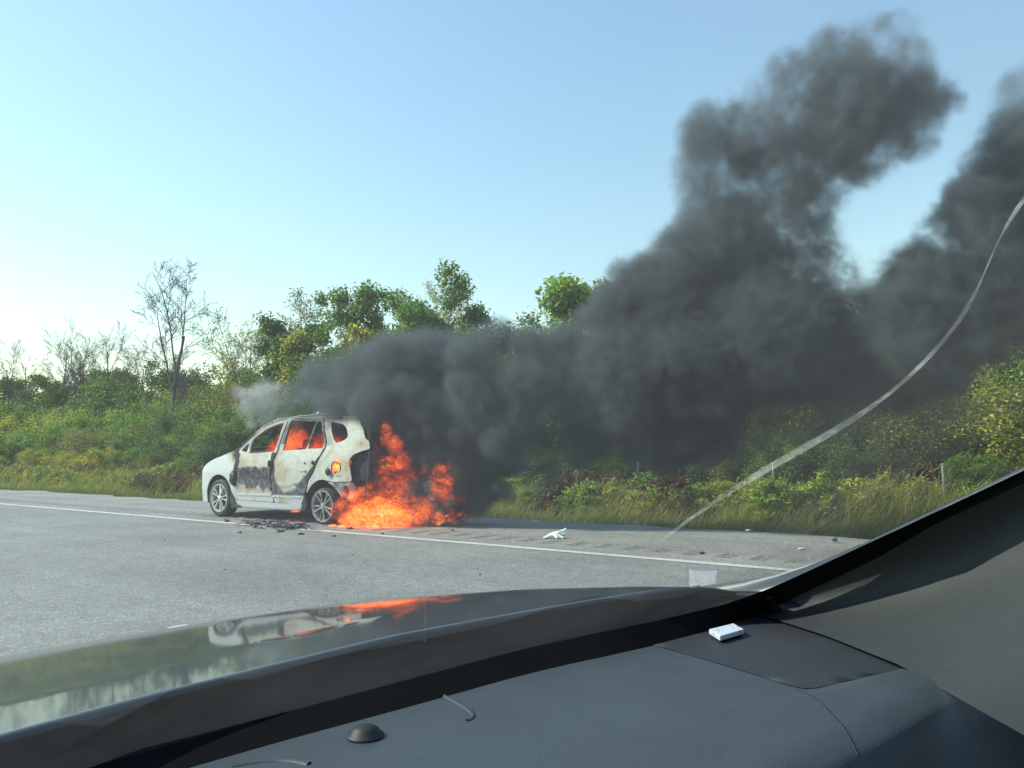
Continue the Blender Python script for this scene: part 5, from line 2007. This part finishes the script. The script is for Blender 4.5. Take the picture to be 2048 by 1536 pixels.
# billowed edge: noise moves the boundary, folds cut in, wisps fray it
e = f + 0.14 * nz1 - 0.20 * (nz2 - 0.8) + 0.11 * nz3 + 0.22
dens = np.clip(e * 1.9, 0, 1) ** 1.5
body = np.clip(0.95 + 0.42 * nz1 - 0.35 * (nz2 - 0.8) + 0.28 * nz3, 0.08, 2.4)
dens = dens * body * w
zz = g[2][None, None, :]
dens *= np.clip(zz / 0.12, 0, 1)
for ax_ in range(3):                       # let it thin out before the grid ends
    n_ = dens.shape[ax_]
    ed = np.clip(np.minimum(np.arange(n_), np.arange(n_)[::-1]) / 6.0, 0, 1)
    sh = [1, 1, 1]
    sh[ax_] = n_
    if ax_ != 2:
        dens *= ed.reshape(sh)
dens[dens < 0.012] = 0
M['smoke'] = smoke_mat('black_smoke', 5.2, (0.22, 0.255, 0.27), 0.1)
so = volume_object('black_smoke', dens, lo, hi, M['smoke'], (0, 0, 0), AX)
tag(so, 'thick black smoke blowing off the burning van across the verge', 'smoke', kind='stuff')

# white smoke at the windscreen
Wp = [puff(*a, 14.2) for a in ((503, 848, 13, 0.8), (502, 826, 22, 0.8), (500, 805, 30, 1.0), (525, 795, 34, 1.0), (555, 800, 38, 0.9), (590, 805, 38, 0.6), (482, 790, 22, 0.7), (630, 800, 38, 0.4), (545, 775, 26, 0.45), (535, 825, 30, 0.7), (570, 830, 24, 0.5))]
Wp = [(c, r, d) for c, r, d in Wp]
lo2 = np.min([c - np.array(r) * 1.6 for c, r, d in Wp], axis=0)
hi2 = np.max([c + np.array(r) * 1.6 for c, r, d in Wp], axis=0)
f, w, g = blob_field(Wp, lo2, hi2, 0.03)
n1, n3 = fft_noise(f.shape, 1.8, 31), fft_noise(f.shape, 1.4, 33)
d2 = np.clip((f + 0.30 * n1 + 0.12 * n3 + 0.05) * 1.15, 0, 1) ** 1.6 * w
d2[d2 < 0.01] = 0
M['white_smoke'] = smoke_mat('white_smoke', 3.4, (0.86, 0.88, 0.9), 0.2)
so = volume_object('white_smoke', d2, lo2, hi2, M['white_smoke'], (0, 0, 0), AX)
tag(so, 'thin white smoke rising from the broken windscreen of the van', 'smoke', kind='stuff')


def flame_field(puffs, lo, hi, vox, seed, warp=7.0, cut=0.0, gain=2.4):
    f, w, g = blob_field(puffs, lo, hi, vox)
    sh = f.shape
    a = fft_noise(sh, 1.7, seed, (1.0, 1.0, 0.55))
    wx = fft_noise(sh, 1.9, seed + 1)
    wz = fft_noise(sh, 1.9, seed + 2)
    ix = np.clip(np.arange(sh[0])[:, None, None] + (wx * warp).astype(np.int32), 0, sh[0] - 1)
    iz = np.clip(np.arange(sh[2])[None, None, :] + (wz * warp).astype(np.int32), 0, sh[2] - 1)
    iy = np.broadcast_to(np.arange(sh[1])[None, :, None], sh)
    b = fft_noise(sh, 1.5, seed + 3, (1.0, 0.35, 0.6), 0.012)[ix, iy, iz]
    c = fft_noise(sh, 1.2, seed + 4, (1.0, 0.35, 0.6), 0.03)[ix, iy, iz]
    ridge = np.clip(1 - np.abs(b) * 1.5, 0, 1) ** 2 + 0.6 * np.clip(1 - np.abs(c) * 1.7, 0, 1) ** 2
    env = np.clip((f + 0.20 * a + 0.10 * b + 0.22 + cut) * 2.4, 0, 1)
    hole = np.clip(0.78 + 0.5 * a + 0.45 * b, 0.08, 1.4)
    d = env * w * hole * (0.10 + gain * 0.45 * ridge)
    return np.clip(d, 0, 1.0), g


def fire(name, puffs, vox, seed, strength, dens, label, red=0.0, **kw):
    lo = np.min([c - np.array(r) * 1.35 for c, r, d in puffs], axis=0)
    hi = np.max([c + np.array(r) * 1.35 for c, r, d in puffs], axis=0)
    lo[2] = max(lo[2], 0.004)
    d, g = flame_field(puffs, lo, hi, vox, seed, **kw)
    d[d < 0.02] = 0
    o = volume_object(name, d, lo, hi, fire_mat(name + '_glow', strength, dens, red), (0, 0, 0), AX)
    return tag(o, label, 'fire', kind='stuff')


# flames round the rear wheel, under and behind the tail
Fp = [puff(*a, thin=0.5) for a in (
    (845, 1015, 22, 0.7, 11.6, 0, 1.1), (700, 985, 20, 1.0, 11.55, 0, 1.3), (720, 1025, 34, 1.0, 11.5, 0, 0.9), (765, 1015, 36, 1.0, 11.55, 0, 1.0), (815, 1020, 30, 0.9, 11.6, 0, 1.0), (745, 940, 20, 0.6, 11.75, 0, 1.5),
    (700, 1035, 26, 0.9, 11.6, 0, 0.9), (740, 1038, 30, 1.0, 11.5, 0, 0.8), (790, 1036, 34, 1.0, 11.5, 0, 0.8), (835, 1030, 24, 0.8, 11.6, 0, 0.8),
    (690, 1000, 22, 0.9, 11.6, 0, 1.3), (672, 975, 14, 0.8, 11.6, 0, 1.2), (668, 1020, 14, 0.8, 11.5, 0, 1.2), (655, 968, 8, 0.7, 11.6, 0, 1.0),
    (730, 1000, 34, 1.0, 11.7, 0, 1.1), (775, 985, 38, 1.0, 11.7, 0, 1.2), (760, 955, 34, 1.0, 11.8, 0, 1.2), (785, 940, 24, 0.8, 11.8, 0, 1.4), (735, 975, 20, 0.9, 11.6, 0, 1),
    (805, 1000, 30, 0.9, 11.7, 0, 1.3), (790, 905, 20, 0.6, 11.45, 0, 1.8), (772, 872, 13, 0.5, 11.45, 0, 2.2), (752, 915, 14, 0.3, 11.5, 0, 1.8), (800, 930, 22, 0.7, 11.45, 0, 1.4), (712, 962, 8, 0.9, 11.5, 0, 1), (815, 960, 22, 0.5, 11.9, 0, 1.6))]
fire('flames', Fp, 0.014, 51, 23.0, 4.5, 'orange flames pouring from the rear wheel and tail of the van')
Fp = [puff(*a, thin=0.5) for a in ((845, 1040, 17, 1.0, 11.35, 0, 0.9), (875, 1037, 18, 1.0, 11.35, 0, 0.9), (903, 1033, 17, 1.0, 11.35, 0, 0.9), (925, 1030, 12, 0.8, 11.4, 0, 0.9), (860, 1015, 18, 0.6, 11.35, 0, 1.3), (895, 1008, 18, 0.5, 11.4, 0, 1.5), (882, 965, 24, 0.55, 11.4, 0, 1.5), (905, 945, 18, 0.32, 11.55, 0, 1.4), (845, 945, 12, 0.3, 11.5, 0, 1.2), (922, 1000, 14, 0.25, 11.55, 0, 1.5))]
fire('flames', Fp, 0.014, 61, 24.0, 4.0, 'smaller red flames burning on the shoulder behind the van')


# dark smoke trapped under the roof
def cpuff0(x, y, z, r, d, sq=1.0):
    return (to_local(np.array([CAR_X + x, CAR_Y + y, z])), (r, r, r * sq), d)


Kp = [cpuff0(*a) for a in ((0.0, 1.3, 1.48, 0.22, 0.7), (0.2, 1.6, 1.38, 0.26, 0.5), (0.4, 1.95, 1.25, 0.28, 0.35), (0.3, 1.9, 1.45, 0.22, 0.4), (0.45, 2.2, 1.2, 0.25, 0.3), (0.25, 0.6, 1.35, 0.36, 1.4), (0.45, 1.35, 1.3, 0.34, 0.9), (0.45, 0.95, 1.3, 0.36, 1.4), (0.4, 0.2, 1.35, 0.36, 1.4), (-0.1, 0.7, 1.48, 0.2, 0.9), (-0.1, 0.4, 1.42, 0.2, 0.9), (0.3, 1.75, 1.1, 0.25, 0.35), (0.25, 0.2, 1.35, 0.32, 1.0), (0.2, 0.8, 1.38, 0.3, 1.0), (0.3, 0.5, 1.15, 0.3, 1.0), (0.1, -0.3, 1.3, 0.32, 1.2), (0.25, 1.2, 1.35, 0.26, 0.8), (0.35, 1.0, 1.1, 0.3, 0.8), (-0.2, -0.2, 1.2, 0.25, 1.0), (-0.1, -0.45, 1.25, 0.28, 1.2), (-0.15, 0.3, 1.45, 0.18, 0.8), (0.3, 1.5, 1.2, 0.25, 0.4))]
lo3 = np.min([c - np.array(r) * 1.3 for c, r, d in Kp], axis=0)
hi3 = np.max([c + np.array(r) * 1.3 for c, r, d in Kp], axis=0)
f, w, g = blob_field(Kp, lo3, hi3, 0.04)
d3 = np.clip((f + 0.2 * fft_noise(f.shape, 1.8, 41) + 0.1) * 2, 0, 1) * w
d3[d3 < 0.02] = 0
M['cabin_smoke'] = smoke_mat('cabin_smoke', 12.0, (0.12, 0.11, 0.11), 0.0)
so = volume_object('cabin_smoke', d3, lo3, hi3, M['cabin_smoke'], (0, 0, 0), AX)
tag(so, 'dark smoke trapped under the roof inside the burning van', 'smoke', kind='stuff')


def cpuff(x, y, z, r, d, sq=1.0):
    return (to_local(np.array([CAR_X + x, CAR_Y + y, z])), (r, r, r * sq), d)


Cp = [cpuff(*a) for a in ((-0.5, 1.55, 1.08, 0.24, 1.0), (-0.45, 1.72, 1.0, 0.18, 0.8), (-0.42, 1.35, 1.2, 0.24, 1.0), (-0.3, 1.6, 1.25, 0.2, 0.8), (-0.45, 1.5, 1.12, 0.22, 1.0), (-0.4, 1.4, 1.28, 0.2, 0.9), (-0.45, 1.38, 1.0, 0.22, 1.0), (-0.3, 1.55, 1.38, 0.2, 0.8), (-0.4, 0.95, 1.1, 0.2, 0.8), (-0.42, 0.6, 1.05, 0.2, 0.8), (-0.42, 0.25, 1.1, 0.2, 0.7), (-0.4, 1.35, 0.98, 0.20, 1.0), (-0.35, 1.45, 1.15, 0.2, 0.9), (0.1, 1.4, 1.1, 0.3, 0.7), (-0.3, 1.35, 1.32, 0.17, 0.7), (-0.45, 1.6, 0.95, 0.16, 1.0), (-0.2, 1.62, 1.35, 0.16, 0.5),
                          (-0.4, 0.85, 1.0, 0.2, 0.9), (-0.35, 0.65, 1.05, 0.2, 0.6), (-0.1, 0.75, 1.15, 0.28, 0.6), (-0.4, 0.3, 1.05, 0.2, 0.55), (0.0, 0.3, 1.1, 0.3, 0.45), (-0.42, 1.05, 1.0, 0.14, 1.0), (-0.45, 0.12, 1.0, 0.14, 0.5), (0.2, 1.0, 1.2, 0.25, 0.5))]
fire('cabin_flames', Cp, 0.016, 71, 6.0, 4.0, 'red flames filling the cabin behind the blown out side windows', red=0.75, cut=0.12)
Cp = [cpuff(-0.90, -0.33, 0.86, 0.06, 1.0, 1.4), cpuff(-0.91, -0.30, 0.80, 0.035, 0.7, 1.2), cpuff(-0.9, -0.35, 0.93, 0.04, 0.8, 1.3)]
fire('filler_flame', Cp, 0.008, 81, 70.0, 5.0, 'small bright flame licking out of the fuel filler', warp=3.0)
Cp = []
for px, py, r in ((590, 1024, 7), (596, 1041, 8), (578, 1041, 4), (482, 1037, 5), (665, 1052, 5), (684, 1054, 6), (540, 1046, 4)):
    P = at_z(px, py)
    Cp.append((to_local(P), (r * 0.012, r * 0.012, r * 0.005), 1.0))
fire('ground_flames', Cp, 0.010, 91, 45.0, 5.0, 'little flames flickering on the debris beside the sill', warp=2.0, cut=0.2)
